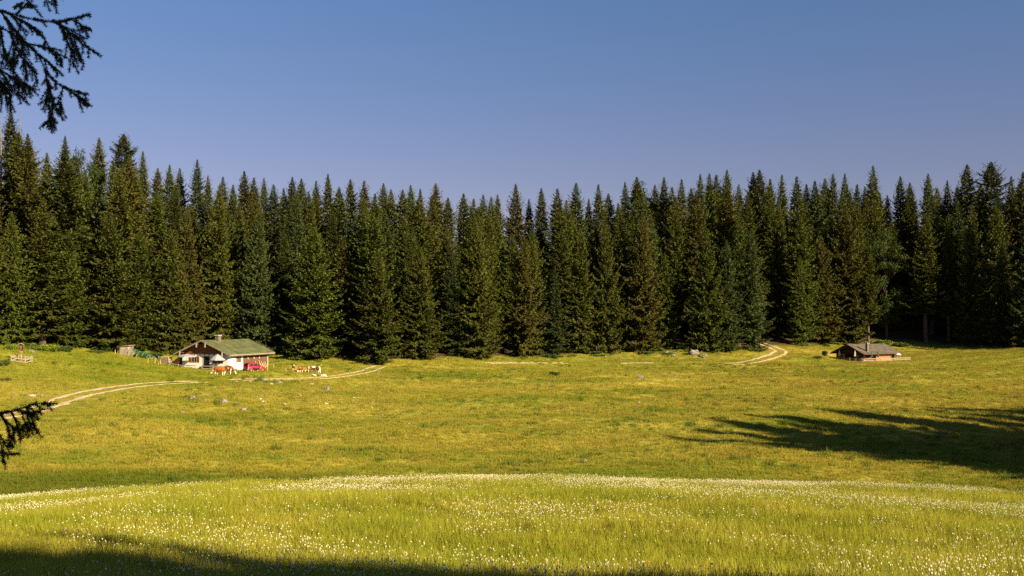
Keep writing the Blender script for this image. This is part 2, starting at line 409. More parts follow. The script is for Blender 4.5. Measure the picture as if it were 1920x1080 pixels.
me.vertices.add(nx * ny); me.vertices.foreach_set('co', np.stack([gx, gy, gz], 1).astype(np.float32).ravel())
me.loops.add(fa.size); me.loops.foreach_set('vertex_index', fa.ravel().astype(np.int32))
me.polygons.add(len(fa)); me.polygons.foreach_set('loop_start', np.arange(0, fa.size, 4, dtype=np.int32))
me.polygons.foreach_set('use_smooth', np.ones(len(fa), bool))
me.update(calc_edges=True); me.materials.append(M['turf'])
# forest edge: depth of the first row of trees for each photo column
EDGE = np.array([(-700, 150), (-200, 160), (0, 165), (110, 172), (210, 182), (300, 187), (420, 198), (500, 203), (590, 203), (700, 203), (800, 210), (890, 224), (985, 246), (1200, 262), (1330, 264), (1420, 278), (1500, 300), (1540, 314), (1600, 320), (1700, 326), (1800, 318), (1900, 300), (2050, 285), (2400, 270)], float)
def edge_depth(x, y):
    px = 960 + F * x / np.maximum(y, 1.0)
    return np.interp(px, EDGE[:, 0], EDGE[:, 1])
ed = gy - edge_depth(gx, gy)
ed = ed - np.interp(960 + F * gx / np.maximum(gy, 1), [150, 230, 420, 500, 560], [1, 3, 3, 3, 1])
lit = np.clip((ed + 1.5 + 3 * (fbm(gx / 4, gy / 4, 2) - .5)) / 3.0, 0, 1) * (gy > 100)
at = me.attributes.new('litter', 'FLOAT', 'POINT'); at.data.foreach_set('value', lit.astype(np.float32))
tag(link('meadow_ground', me), kind='structure')

# ------------------------------------------------------------------ paths: two gravel wheel tracks
PATHS = []
def track(name, pix, width, gauge, d0=60, fade=None):
    c = smooth_line([ground_hit(*p, d0=d0) for p in pix])
    tang = np.gradient(c, axis=0); tang /= np.linalg.norm(tang, axis=1)[:, None]; nor = np.stack([-tang[:, 1], tang[:, 0]], 1)
    root = empty(name, (0, 0, 0)); tag(root, kind='structure')
    for s in (-1, 1):
        off = c + nor * s * gauge / 2
        n = len(off); t = np.arange(n)
        wl_ = width * (.5 + .6 * (fbm(t * .35 + s * 9, t * 0 + 3, 3) - .5) * 2); wr = width * (.5 + .6 * (fbm(t * .35 + s * 5, t * 0 + 40, 3) - .5) * 2)
        if fade is not None:
            f = np.interp(np.linspace(0, 1, n), *fade); wl_ = wl_ * f; wr = wr * f
        rows = [off + nor * wl_[:, None], off + nor * wl_[:, None] * .33, off - nor * wr[:, None] * .33, off - nor * wr[:, None]]
        V = []
        for j, r in enumerate(rows):
            z = H(r[:, 0], r[:, 1]) + (.10 if j in (1, 2) else .04); V.append(np.column_stack([r, z]))
        V = np.stack(V, 1).reshape(-1, 3)
        f = [(i * 4 + j, i * 4 + j + 1, (i + 1) * 4 + j + 1, (i + 1) * 4 + j) for i in range(n - 1) for j in range(3)]
        mesh_obj('wheel_track', V, f, M['gravel'], root, True)
        PATHS.append((off, np.maximum(wl_, wr) + .05))
for t_ in TRACKS: track(*t_[0], **t_[1])
def path_dist_ok(x, y):
    ok = np.ones(len(x), bool)
    for off, w in PATHS:
        o = off[::2]; ww = np.maximum(w[::2], .2)
        lo, hi = o.min(0) - 2, o.max(0) + 2
        near = np.nonzero((x > lo[0]) & (x < hi[0]) & (y > lo[1]) & (y < hi[1]))[0]
        for i in range(0, len(near), 20000):
            nn = near[i:i + 20000]
            d = np.hypot(x[nn, None] - o[None, :, 0], y[nn, None] - o[None, :, 1])
            ok[nn] &= (d > ww[None]).all(1)
    return ok

# ------------------------------------------------------------------ scattered ground cover (geometry nodes)
def scatter(name, protos, pts, rot, scl, label, cat):
    me = bpy.data.meshes.new(name); n = len(pts)
    me.vertices.add(n); me.vertices.foreach_set('co', pts.astype(np.float32).ravel())
    a = me.attributes.new('rot', 'FLOAT_VECTOR', 'POINT'); a.data.foreach_set('vector', rot.astype(np.float32).ravel())
    a = me.attributes.new('scl', 'FLOAT_VECTOR', 'POINT'); a.data.foreach_set('vector', scl.astype(np.float32).ravel())
    me.update()
    ng = bpy.data.node_groups.new(name, 'GeometryNodeTree')
    ng.interface.new_socket('Geometry', in_out='INPUT', socket_type='NodeSocketGeometry')
    ng.interface.new_socket('Geometry', in_out='OUTPUT', socket_type='NodeSocketGeometry')
    N, L = ng.nodes, ng.links
    gi = N.new('NodeGroupInput'); go = N.new('NodeGroupOutput'); ip = N.new('GeometryNodeInstanceOnPoints'); ip.inputs['Pick Instance'].default_value = True
    jn = N.new('GeometryNodeJoinGeometry')
    for k, pm in enumerate(protos):
        po = bpy.data.objects.new(name + '_sprig', pm)
        oi = N.new('GeometryNodeObjectInfo'); oi.inputs['Object'].default_value = po; oi.inputs['As Instance'].default_value = True
        L.new(oi.outputs['Geometry'], jn.inputs[0])
    L.new(gi.outputs[0], ip.inputs['Points']); L.new(jn.outputs[0], ip.inputs['Instance'])
    for nm, sock in (('rot', 'Rotation'), ('scl', 'Scale')):
        na = N.new('GeometryNodeInputNamedAttribute'); na.data_type = 'FLOAT_VECTOR'; na.inputs[0].default_value = nm
        if sock == 'Rotation':
            er = N.new('FunctionNodeEulerToRotation'); L.new(na.outputs[0], er.inputs[0]); L.new(er.outputs[0], ip.inputs[sock])
        else: L.new(na.outputs[0], ip.inputs[sock])
    L.new(ip.outputs[0], go.inputs[0])
    o = link(name, me); md = o.modifiers.new('scatter', 'NODES'); md.node_group = ng
    tag(o, label, cat, kind='stuff'); return o

def tuft_mesh(name, nb, h, rad, w, lean, seed, mat_):
    r = np.random.default_rng(seed); V = []
    for i in range(nb):
        a, rr = r.uniform(0, 2 * math.pi), rad * math.sqrt(r.random()); b = np.array([rr * math.cos(a), rr * math.sin(a), -.03])
        hh = h * r.uniform(.55, 1.15); la = r.uniform(0, 2 * math.pi); ln = lean * r.uniform(.2, 1) * hh
        d = np.array([math.cos(la) * ln, math.sin(la) * ln, 0]); fa_ = r.uniform(0, math.pi); sx = np.array([math.cos(fa_), math.sin(fa_), 0]) * w * r.uniform(.7, 1.3)
        m_ = b + d * .3 + np.array([0, 0, hh * .6]); t_ = b + d + np.array([0, 0, hh])
        V.append([b - sx * .5, b + sx * .5, m_ + sx * .45, m_ - sx * .45]); V.append([m_ - sx * .45, m_ + sx * .45, t_ + sx * .06, t_ - sx * .06])
    return quads_mesh(name, np.array(V), mat_)

def in_view_points(n_per_m2, d0, d1, margin=1.08, r=rng):
    area = .5 * (1.03 * margin) * (d1**2 - d0**2); n = int(area * n_per_m2)
    d = np.sqrt(r.uniform(d0**2, d1**2, n)); u = r.uniform(-.515 * margin, .515 * margin, n)
    return d * u, d

def put(x, y, base=.0):
    return np.column_stack([x, y, H(x, y) - base])
def rs(n, smin, smax, tilt=.12, flat=.25):
    rot = np.column_stack([rng.normal(0, tilt, n), rng.normal(0, tilt, n), rng.uniform(0, 6.283, n)])
    s = rng.uniform(smin, smax, n); return rot, np.column_stack([s, s, s * rng.uniform(1 - flat, 1 + flat, n)])

# sedge of the cotton-grass field
fx, fy = [], []
for d0, d1, dens in ((11, 20, 75), (20, 30, 50), (30, 42, 38), (42, 56, 34)):
    x, y = in_view_points(dens, d0, d1, 1.15); fx.append(x); fy.append(y)
fx, fy = np.concatenate(fx), np.concatenate(fy)
rot, scl = rs(len(fx), .75, 1.25)
hgt = .45 + 1.15 * fbm(fx / 2.2, fy / 2.2, 3); scl[:, 2] *= hgt
scatter('sedge_grass', [tuft_mesh('sedge_tuft', 24, .30, .15, .0075, .5, s, M['blade']) for s in (1, 2, 3)], put(fx, fy), rot, scl,
        'tall yellow green sedge filling the cotton grass field in front', 'grass')

# cotton-grass heads on their stems
def cotton_mesh(seed):
    r = np.random.default_rng(seed); mb = MB(); s = .40; lx = r.uniform(-.05, .05)
    stem = [(0, 0, 0), (lx * .4, 0, s * .6), (lx, 0, s)]
    mb.tube(stem, [.0030, .0025, .002], 3, False); nstem = len(mb.f)
    for k in range(3):
        a = 2.1 * k + r.uniform(0, 1); dx, dy = math.cos(a), math.sin(a)
        c = np.array([lx + dx * .006, dy * .006, s + .002])
        rings = []
        for t, rad in ((0, .0015), (.25, .0045), (.6, .006), (.85, .004), (1, .001)):
            z = .008 - .026 * t; off = .006 * t
            rings.append([(c[0] + dx * off + rad * math.cos(q), c[1] + dy * off + rad * math.sin(q), c[2] + z) for q in np.linspace(0, 2 * math.pi, 6, endpoint=False)])
        mb.rings(rings)
    me = bpy.data.meshes.new('cotton_head'); me.from_pydata(mb.v, [], mb.f); me.materials.append(M['stem']); me.materials.append(M['white_needle'])
    me.polygons.foreach_set('material_index', [0 if i < nstem else 1 for i in range(len(mb.f))]); me.update(); return me
hx, hy = [], []
for d0, d1, dens in ((11, 24, 24), (24, 34, 30), (34, 42, 46), (42, 50, 52), (50, 56, 24)):
    x, y = in_view_points(dens, d0, d1, 1.15)
    patch = fbm(x / 3.5 + 40, y / 3.5, 3); keep = rng.random(len(x)) < np.clip((patch - .36) * 4.2, .05, 1)
    hx.append(x[keep]); hy.append(y[keep])
hx, hy = np.concatenate(hx), np.concatenate(hy)
rot, scl = rs(len(hx), .5, .95, .15); scl[:, 2] = rng.uniform(.75, 1.15, len(hx))
scatter('cotton_grass_heads', [cotton_mesh(s) for s in (5, 6, 7, 8)], put(hx, hy), rot, scl,
        'white cotton grass heads nodding over the front field', 'cotton grass')

# meadow turf beyond, tufts growing coarser where they are far away
def clear_ok(x, y):
    return path_dist_ok(x, y) & ((y - edge_depth(x, y)) < rng.uniform(-3, 2.5, len(x)) + np.interp(960 + F * x / y, [150, 230, 420, 500, 560], [1, 3, 3, 3, 1]))
mx, my, ms = [], [], []
for d0, d1, dens, sz in ((52, 80, 11, .85), (80, 115, 7.5, 1.0), (115, 160, 4.6, 1.2), (160, 220, 2.5, 1.45), (220, 325, 1.2, 1.8)):
    x, y = in_view_points(dens, d0, d1, 1.08)
    k = clear_ok(x, y); x, y = x[k], y[k]
    mx.append(x); my.append(y); ms.append(np.full(len(x), sz))
mx, my, ms = map(np.concatenate, (mx, my, ms))
rot, scl = rs(len(mx), .7, 1.3, .15)
short = np.clip((near_path(mx, my) - .5) / 5, .3, 1) * np.clip((np.hypot(mx - 99, my - 279) - 8) / 12, .35, 1)
scl *= ms[:, None]; scl[:, 2] *= short * (.45 + 1.1 * fbm(mx / 5 + 8, my / 4, 3)) / np.sqrt(ms)
scatter('meadow_grass', [tuft_mesh('meadow_tuft', 34, .19, .34, .020, .75, s, M['blade']) for s in (11, 12, 13)], put(mx, my), rot, scl,
        'sunlit golden green pasture grass between the huts and the forest', 'grass')

# dark rush tussocks dotted over the pasture
M['rush'] = make_blade('rush_blades', (.42, .60, .7))
tx_, ty_ = in_view_points(.16, 56, 240, 1.05)
pt_ = fbm(tx_ / 14 + 70, ty_ / 9 + 20, 3); k = clear_ok(tx_, ty_) & (rng.random(len(tx_)) < np.clip((pt_ - .46) * 5, .03, 1)); tx_, ty_ = tx_[k], ty_[k]
rot, scl = rs(len(tx_), .6, 1.5, .1, .4)
scatter('rush_tussocks', [tuft_mesh('rush_tussock', 60, .36, .34, .02, .6, s, M['rush']) for s in (21, 22)], put(tx_, ty_), rot, scl,
        'dark green rush tussocks dotted over the pasture', 'rushes')

# ------------------------------------------------------------------ spruces
def spruce(seed, Ht, Rad, clear=.03, spacing=.42, nb=6, power=.8, droop=1.0, dens=1.0, broken=.0, flat_top=False, twig=1.0):
    r = np.random.default_rng(seed)
    B, D, Ln, S, Wd, Tn = [], [], [], [], [], []
    limbs = MB()
    # trunk: slightly wandering taper
    zz = np.linspace(-.6, Ht * .985, 14); r0 = .011 * Ht + .03
    tx = np.cumsum(r.normal(0, .02, 14)); ty = np.cumsum(r.normal(0, .02, 14))
    limbs.tube([(tx[i], ty[i], zz[i]) for i in range(14)], [r0 * (1 - zz[i] / Ht) ** .85 * (1.35 if i == 0 else 1.0) + .012 if zz[i] < Ht else .01 for i in range(14)], 8)
    z = Ht * clear + .5
    side_w = r.uniform(.75, 1.2, 12)           # lopsidedness by azimuth
    gap = vnoise(np.arange(200) * .31 + seed, np.zeros(200))
    wi = 0
    while z < Ht * .985:
        t = (z - Ht * clear) / (Ht * (1 - clear)); wi += 1
        prof = (1 - t) ** power * min(1, .62 + 2.4 * t) * min(1, .5 + 4.5 * (1 - t)) if not flat_top else (1 - t**3.2) ** .9 * min(1, .5 + 1.2 * t)
        n = max(4, int(nb * (1 - .3 * t) + r.uniform(-1, 1.5)))
        a0 = r.uniform(0, 6.28)
        for k in range(n):
            a = a0 + 2 * math.pi * k / n + r.normal(0, .22)
            L = Rad * prof * r.uniform(.62, 1.16) * (.82 + .36 * gap[(wi * 3) % 200]) * side_w[int((a % 6.283) / 6.284 * 12)] + .10
            if r.random() < broken * (1 - t): L *= r.uniform(.25, .6)
            zb = z + r.normal(0, .16)
            e0 = math.radians(38 * t**1.3 + (-4 - 14 * (1 - t)) * droop + r.normal(0, 6))
            ca, sa = math.cos(a), math.sin(a)
            up = r.uniform(.10, .30) * droop
            def pt(s): return np.array([ca * L * s, sa * L * s, zb + L * (math.tan(e0) * s - .10 * droop * math.sin(math.pi * s) + up * s * s * s)])
            tip_s = np.linspace(0, 1, 5)
            if L > .8: limbs.tube([pt(s) for s in tip_s[:4]], [.012 + .007 * L * (1 - s) for s in tip_s[:4]], 3, False)
            m = max(5, int(L / .125 * dens))
            for j in range(m):
                s = (j + r.random()) / m
                if s < .12 and L > 1.2: continue
                p = pt(s); q = pt(min(1.0, s + .08)); d = q - p + 1e-6; d = d / np.linalg.norm(d)
                side = 1 if (j % 2) else -1
                lat = np.array([-sa, ca, 0.]) * side
                wmax = (.34 * L + .12) * math.sqrt(max(.05, 1 - s)) * min(1, .5 + 2 * s)
                ang = r.uniform(.5, 1.05)
                dr = d * math.cos(ang) + lat * math.sin(ang) + np.array([0, 0, -r.uniform(.05, .55) * droop]) ; dr /= np.linalg.norm(dr)
                l = min(.85, max(.16, wmax * r.uniform(.55, 1.0))) * twig
                nrm = np.cross(dr, np.array([r.normal(0, .35), r.normal(0, .35), 1.])); nrm /= np.linalg.norm(nrm) + 1e-9
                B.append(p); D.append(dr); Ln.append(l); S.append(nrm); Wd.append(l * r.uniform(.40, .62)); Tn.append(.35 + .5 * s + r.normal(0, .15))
                if wmax > .55 and r.random() < .8:        # second sprig farther out on the spray
                    p2 = p + dr * l * .75; dr2 = dr + np.array([d[0] * .5, d[1] * .5, -r.uniform(.0, .5) * droop]); dr2 /= np.linalg.norm(dr2)
                    l2 = min(.7, wmax * r.uniform(.4, .7)) * twig; nrm2 = np.cross(dr2, np.array([r.normal(0, .5), r.normal(0, .5), 1.])); nrm2 /= np.linalg.norm(nrm2) + 1e-9
                    B.append(p2); D.append(dr2); Ln.append(l2); S.append(nrm2); Wd.append(l2 * r.uniform(.4, .6)); Tn.append(.55 + .4 * s + r.normal(0, .15))
                if r.random() < .62 * droop:              # hanging curtain twig
                    dh = np.array([r.normal(0, .25) + ca * .15, r.normal(0, .25) + sa * .15, -1.]); dh /= np.linalg.norm(dh); l3 = r.uniform(.2, .55) * min(1, .35 + .25 * L) * twig
                    b_ = r.uniform(0, 3.14); sh = np.cross(dh, np.array([math.cos(b_), math.sin(b_), 0])); sh /= np.linalg.norm(sh) + 1e-9
                    B.append(p + lat * r.uniform(0, .5) * wmax); D.append(dh); Ln.append(l3); S.append(sh); Wd.append(l3 * r.uniform(.4, .6)); Tn.append(.25 + .4 * s + r.normal(0, .15))
            # brush at the tip
            for j in range(3):
                p = pt(.93); dr = np.array([ca, sa, math.tan(e0) + up * 2.0]) + r.normal(0, .25, 3); dr /= np.linalg.norm(dr)
                nn = np.cross(dr, r.normal(0, 1, 3)); nn /= np.linalg.norm(nn) + 1e-9; l = min(.42, .12 + .35 * L) * r.uniform(.7, 1) * twig
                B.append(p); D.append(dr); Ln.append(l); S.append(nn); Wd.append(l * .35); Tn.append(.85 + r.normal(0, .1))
        z += spacing * r.uniform(.8, 1.2) * (1.0 - .55 * t)
    # inner foliage that closes the crown
    zt_ = Ht * clear + (Ht * (1 - clear)) * (1 - r.random(2200) ** 1.1)
    for zc in zt_:
        t = (zc - Ht * clear) / (Ht * (1 - clear)); pr = (1 - t) ** power * min(1, .62 + 2.4 * t) * min(1, .5 + 4.5 * (1 - t)) if not flat_top else (1 - t**3.2) ** .9 * min(1, .5 + 1.2 * t)
        a = r.uniform(0, 6.283); rr = Rad * pr * r.uniform(.02, .50); ca, sa = math.cos(a), math.sin(a)
        dr = np.array([ca, sa, -.45 + .9 * t]) + r.normal(0, .3, 3); dr /= np.linalg.norm(dr); nn = np.cross(dr, r.normal(0, 1, 3)); nn /= np.linalg.norm(nn) + 1e-9; l = min(.75, .22 + .3 * Rad * pr) * r.uniform(.7, 1.1)
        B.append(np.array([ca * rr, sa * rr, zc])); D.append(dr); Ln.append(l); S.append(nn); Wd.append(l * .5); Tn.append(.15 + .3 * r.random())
    # leader
    for j in range(14):
        s = r.random(); dr = np.array([r.normal(0, .5), r.normal(0, .5), 1.]); dr /= np.linalg.norm(dr); nn = np.cross(dr, r.normal(0, 1, 3)); nn /= np.linalg.norm(nn)
        B.append(np.array([0, 0, Ht * (.955 + .035 * s)])); D.append(dr); Ln.append(.22); S.append(nn); Wd.append(.06); Tn.append(.7)
    B, D, S = map(np.array, (B, D, S)); Ln, Wd, Tn = (np.array(v)[:, None] for v in (Ln, Wd, Tn))
    # sprigs bend a little: kite shapes with a raised middle
    mid = B + D * Ln * .5; V = np.stack([B, mid + S * Wd * .5, B + D * Ln, mid - S * Wd * .5], 1)
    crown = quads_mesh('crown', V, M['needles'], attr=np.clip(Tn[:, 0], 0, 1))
    tm = bpy.data.meshes.new('trunk'); tm.from_pydata(limbs.v, [], limbs.f); tm.materials.append(M['bark']); tm.update()
    return dict(crown=crown, trunk=tm, H=Ht, R=Rad)

def beech(seed, Ht, Rad, leaf=.34, n=9000, low=.12):
    r = np.random.default_rng(seed); limbs = MB()
    limbs.tube([(0, 0, -.4), (.05, 0, Ht * .3), (-.05, .1, Ht * .6), (0, 0, Ht * .92)], [.016 * Ht, .012 * Ht, .008 * Ht, .02], 8)
    clumps = []
    for k in range(46):
        z = Ht * r.uniform(low, .97); t = z / Ht; a = r.uniform(0, 6.28)
        rr = Rad * math.sin(math.pi * min(1, max(.03, (t - low * .6) / (1.04 - low * .6)))) ** .7 * math.sqrt(r.uniform(.15, 1))
        c = np.array([rr * math.cos(a), rr * math.sin(a), z]); clumps.append((c, Rad * r.uniform(.20, .36)))
        limbs.tube([(0, 0, z * .78), tuple(c * np.array([.5, .5, .93])), tuple(c)], [.004 * Ht, .003 * Ht, .012], 4, False)
    V, T = [], []
    for i in range(n):
        c, cr = clumps[r.integers(len(clumps))]
        d = r.normal(0, 1, 3); d /= np.linalg.norm(d); p = c + d * cr * r.uniform(.35, 1.05) * np.array([1, 1, .75])
        u = r.normal(0, 1, 3); u /= np.linalg.norm(u); v = np.cross(u, d + r.normal(0, .5, 3)); v /= np.linalg.norm(v) + 1e-9
        s = leaf * r.uniform(.6, 1.2); V.append([p, p + u * s * .5 + v * s * .35, p + u * s, p + u * s * .5 - v * s * .35]); T.append(r.random())
    crown = quads_mesh('crown', np.array(V), M['leaves'], attr=np.array(T))
    tm = bpy.data.meshes.new('trunk'); tm.from_pydata(limbs.v, [], limbs.f); tm.materials.append(M['bark']); tm.update()
    return dict(crown=crown, trunk=tm, H=Ht, R=Rad)

V_EDGE = [spruce(101, 27, 6.2, .015, .88, 9, .70, 1.0, 1.5), spruce(102, 27, 5.8, .02, .95, 9, .76, 1.2, 1.5), spruce(103, 27, 5.2, .01, .85, 8, .64, .9, 1.5),
          spruce(104, 24, 4.0, .02, .76, 8, .80, .8, 1.4)]
V_TALL = [spruce(111, 36, 5.8, .16, 1.0, 9, .74, 1.1, 1.4, .25), spruce(112, 38, 5.2, .24, 1.05, 8, .66, 1.25, 1.4, .3), spruce(113, 34, 5.8, .08, .95, 9, .80, 1.0, 1.4, .15),
          spruce(114, 36, 5.0, .20, .9, 8, .74, .9, 1.4, .3), spruce(115, 36, 5.6, .14, 1.0, 9, .70, 1.1, 1.4, .35), spruce(116, 34, 4.6, .22, .9, 8, .66, 1.0, 1.4, .3)]
V_FIR = [spruce(121, 36, 5.4, .35, 1.1, 9, .6, .5, 1.4, .1, True)]
V_BEECH = [beech(131, 20, 4.5)]

TREES = []      # (root, px, row)
def plant_tree(proto, x, y, height, colour, name='spruce_tree', width=1.0, sink=.15):
    root = empty(name, (x, y, Hs(x, y) - sink), random.uniform(0, 6.28)); k = height / proto['H']
    root.scale = (k * width, k * width, k)
    c = link('crown', proto['crown'], root); c.color = (*colour, 1)
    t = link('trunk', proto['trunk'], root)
    return root

def needle_col(kind=None):
    base = {'olive': (.061, .071, .011), 'blue': (.042, .060, .016), 'green': (.057, .076, .010), 'brown': (.066, .065, .012), 'dark': (.046, .056, .012)}
    k = kind or random.choices(['olive', 'blue', 'green', 'brown', 'dark'], [.46, .05, .24, .17, .08])[0]
    j = random.uniform(.85, 1.18); return tuple(v * j for v in base[k])

# front row: photo column, base row, top row, depth, half width in pixels, colour, form
FRONT = [
 (-45, 640, 330, 160, 60, 'olive', 0), (22, 640, 395, 166, 48, 'green', 1), (80, 645, 368, 170, 62, 'olive', 6), (128, 640, 430, 176, 45, 'green', 1), (205, 648, 398, 182, 62, 'olive', 0),
 (262, 645, 430, 188, 42, 'green', 2), (318, 640, 425, 190, 44, 'olive', 2), (352, 640, 385, 195, 40, 'brown', 1), (412, 640, 345, 202, 42, 'olive', 6), (484, 648, 397, 204, 46, 'blue', 1),
 (588, 666, 424, 203, 60, 'green', 0), (645, 660, 440, 214, 34, 'brown', 3), (708, 671, 468, 203, 52, 'olive', 1), (785, 664, 462, 210, 46, 'olive', 0), (848, 658, 468, 222, 30, 'blue', 3),
 (892, 664, 418, 223, 50, 'olive', 0), (982, 657, 440, 246, 42, 'brown', 1), (1040, 656, 498, 250, 27, 'blue', 3), (1088, 656, 425, 256, 38, 'olive', 2), (1135, 660, 418, 258, 38, 'olive', 1),
 (1205, 658, 400, 262, 42, 'brown', 0), (1246, 652, 472, 268, 30, 'green', 3), (1325, 662, 428, 263, 40, 'green', 1), (1362, 657, 450, 266, 34, 'blue', 2), (1408, 656, 428, 271, 36, 'blue', 2),
 (1500, 642, 478, 300, 22, 'green', 3), (1538, 645, 440, 315, 42, 'brown', 1), (1585, 645, 392, 319, 48, 'brown', 0), (1628, 640, 455, 317, 28, 'olive', 5), (1735, 640, 398, 326, 42, 'olive', 5),
 (1822, 632, 382, 322, 40, 'olive', 1), (1880, 640, 448, 308, 32, 'blue', 3), (1925, 640, 420, 302, 40, 'blue', 1)]
FRONT_LABEL = {
 22: 'leafy green spruce directly behind the little fenced wayside shrine', 80: 'broad olive spruce with a pale trunk foot right of the wayside shrine', 128: 'green spruce standing between two broad olive spruces on the far left',
 205: 'broad spruce with a red brown trunk left of the netted shed', 262: 'green spruce rising behind the small shed with the green net', 318: 'slender spruce just up the slope left of the farmhouse roof',
 352: 'brownish narrow spruce rising behind the left eave of the farmhouse', 412: 'very tall open spruce with bare trunk showing above the farmhouse chimney', 484: 'blue green spruce just behind the right half of the farmhouse roof',
 588: 'big bright green conical spruce right of the farmhouse', 645: 'thin brownish spruce squeezed behind the big bright green conical one', 708: 'low broad spruce standing foremost where the left track meets the forest',
 785: 'dense olive spruce right of the foremost broad one', 848: 'small dark bluish spruce leaning against a large pale trunked neighbour', 892: 'large spruce with dead pale branches low on its right side',
 982: 'brownish layered spruce at the forest edge in mid picture', 1040: 'short thin bluish spruce beside a red brown brush pile', 1088: 'olive spruce just right of the red brown brush pile', 1135: 'dense olive spruce second right of the brush pile',
 1205: 'brownish spruce left of the dark gap in the forest edge', 1246: 'short green spruce on the left brink of the dark gap', 1325: 'dense green spruce standing forward right of the dark gap', 1362: 'spruce between the forward dense one and the one by the gravel bend',
 1408: 'dense blue green spruce left of the bend where the gravel track enters the forest', 1500: 'slim light green young spruce right of the dark forest entrance', 1538: 'brown tinged spruce behind the slim light green young one',
 1585: 'massive brownish spruce behind the left end of the dark log hut', 1628: 'bare legged spruce with a pale sunlit trunk above the log hut', 1735: 'large olive spruce right of and behind the log hut', 1822: 'tall layered spruce in the shaded right part of the forest edge',
 1880: 'short bluish spruce near the right edge of the picture', 1925: 'blue green spruce cut by the right edge of the picture', -45: 'olive spruce cut by the left edge of the picture'}
occupied = []
for px, by, ty, d, hw, colr, form in FRONT:
    x = (px - 960) * d / F; z0 = Hs(x, d); ht = (HOR - ty) * d / F - z0
    proto = V_EDGE[form] if form < 4 else V_TALL[form - 4]
    k = ht / proto['H']; w = hw * d / F / (proto['R'] * k) * 1.2
    root = plant_tree(proto, x, d, ht, needle_col(colr), width=max(.6, min(1.75, w)))
    tag(root, FRONT_LABEL[px], 'tree', 'spruces along the forest edge'); occupied.append((x, d, hw * d / F))

# skyline: photo column, top row, extra depth behind the edge, colour, form
SKY = [(-60, 215, 45), (-15, 240, 60), (20, 206, 55), (52, 250, 30), (88, 285, 42), (122, 254, 60), (158, 285, 40, 'B'), (186, 257, 62), (212, 300, 30), (232, 250, 66, 'F'), (268, 282, 58), (296, 314, 70), (318, 308, 60), (337, 314, 74), (370, 298, 66), (390, 328, 40),
       (418, 330, 60), (437, 345, 45), (458, 320, 64), (476, 332, 66), (495, 332, 70), (513, 345, 55), (532, 352, 70), (548, 331, 62), (565, 334, 66), (593, 338, 70), (615, 325, 60), (636, 350, 45), (657, 335, 66), (683, 338, 64), (703, 362, 50),
       (719, 343, 66), (733, 354, 70), (755, 355, 60), (770, 346, 66), (788, 353, 60), (817, 343, 64), (840, 370, 50), (869, 362, 62), (888, 372, 70), (906, 364, 60), (921, 368, 66), (933, 364, 74), (967, 344, 56), (992, 372, 66), (1015, 352, 60),
       (1045, 353, 62), (1062, 374, 50), (1080, 342, 58), (1104, 372, 66), (1122, 345, 60), (1141, 362, 66), (1172, 341, 60), (1194, 331, 58), (1214, 345, 70, 'B'), (1228, 346, 66), (1245, 332, 60), (1260, 350, 70), (1278, 335, 54), (1296, 352, 66), (1313, 326, 60), (1330, 325, 66), (1343, 327, 70),
       (1363, 318, 52), (1385, 345, 64), (1412, 322, 60), (1424, 318, 56), (1444, 335, 62), (1466, 327, 50), (1494, 330, 44), (1512, 345, 60), (1528, 338, 52), (1547, 334, 60), (1562, 325, 46), (1584, 325, 52), (1607, 345, 60), (1622, 350, 40), (1637, 310, 34), (1664, 365, 50), (1688, 330, 36),
       (1706, 342, 42), (1740, 325, 30), (1757, 352, 50), (1776, 338, 44), (1795, 350, 56), (1813, 308, 36), (1838, 345, 50), (1858, 303, 44, 'F'), (1896, 330, 40), (1918, 322, 36), (1950, 335, 44), (1985, 330, 40)]
MARKS = [(20, 'the wayside shrine'), (250, 'the netted shed'), (397, 'the farmhouse chimney'), (460, 'the back end of the farmhouse ridge'), (588, 'the big bright green conical spruce'), (708, 'the foremost low broad spruce'), (892, 'the spruce with dead pale branches'),
         (1045, 'the red brown brush pile'), (1325, 'the dark gap'), (1450, 'the bend of the gravel track'), (1622, 'the log hut chimney'), (1690, 'the right log hut end'), (1822, 'the tall layered spruce')]
ORD = ['first', 'second', 'third', 'fourth', 'fifth', 'sixth', 'seventh', 'eighth', 'ninth', 'tenth', 'eleventh', 'twelfth', 'thirteenth', 'fourteenth', 'fifteenth', 'sixteenth', 'seventeenth', 'eighteenth', 'nineteenth', 'twentieth', 'twentyfirst', 'twentysecond', 'twentythird', 'twentyfourth']
def ordinal_labels(pxs, fmt_right, fmt_left, seen_lo=0, seen_hi=1920):
    out = {}
    for mpx, mname in MARKS: pass
    for p in pxs:
        left = [m for m in MARKS if m[0] <= p]
        if left:
            m = left[-1]; n = sum(1 for q in pxs if m[0] <= q < p); out[p] = fmt_right.format(ORD[min(n, 23)], m[1])
        else:
            m = MARKS[0]; n = sum(1 for q in pxs if p < q < m[0]); out[p] = fmt_left.format(ORD[min(n, 23)], m[1])
    return out
sky_lab = ordinal_labels([s[0] for s in SKY], 'skyline spruce top, {} right of {}', 'skyline spruce top, {} left of {}')
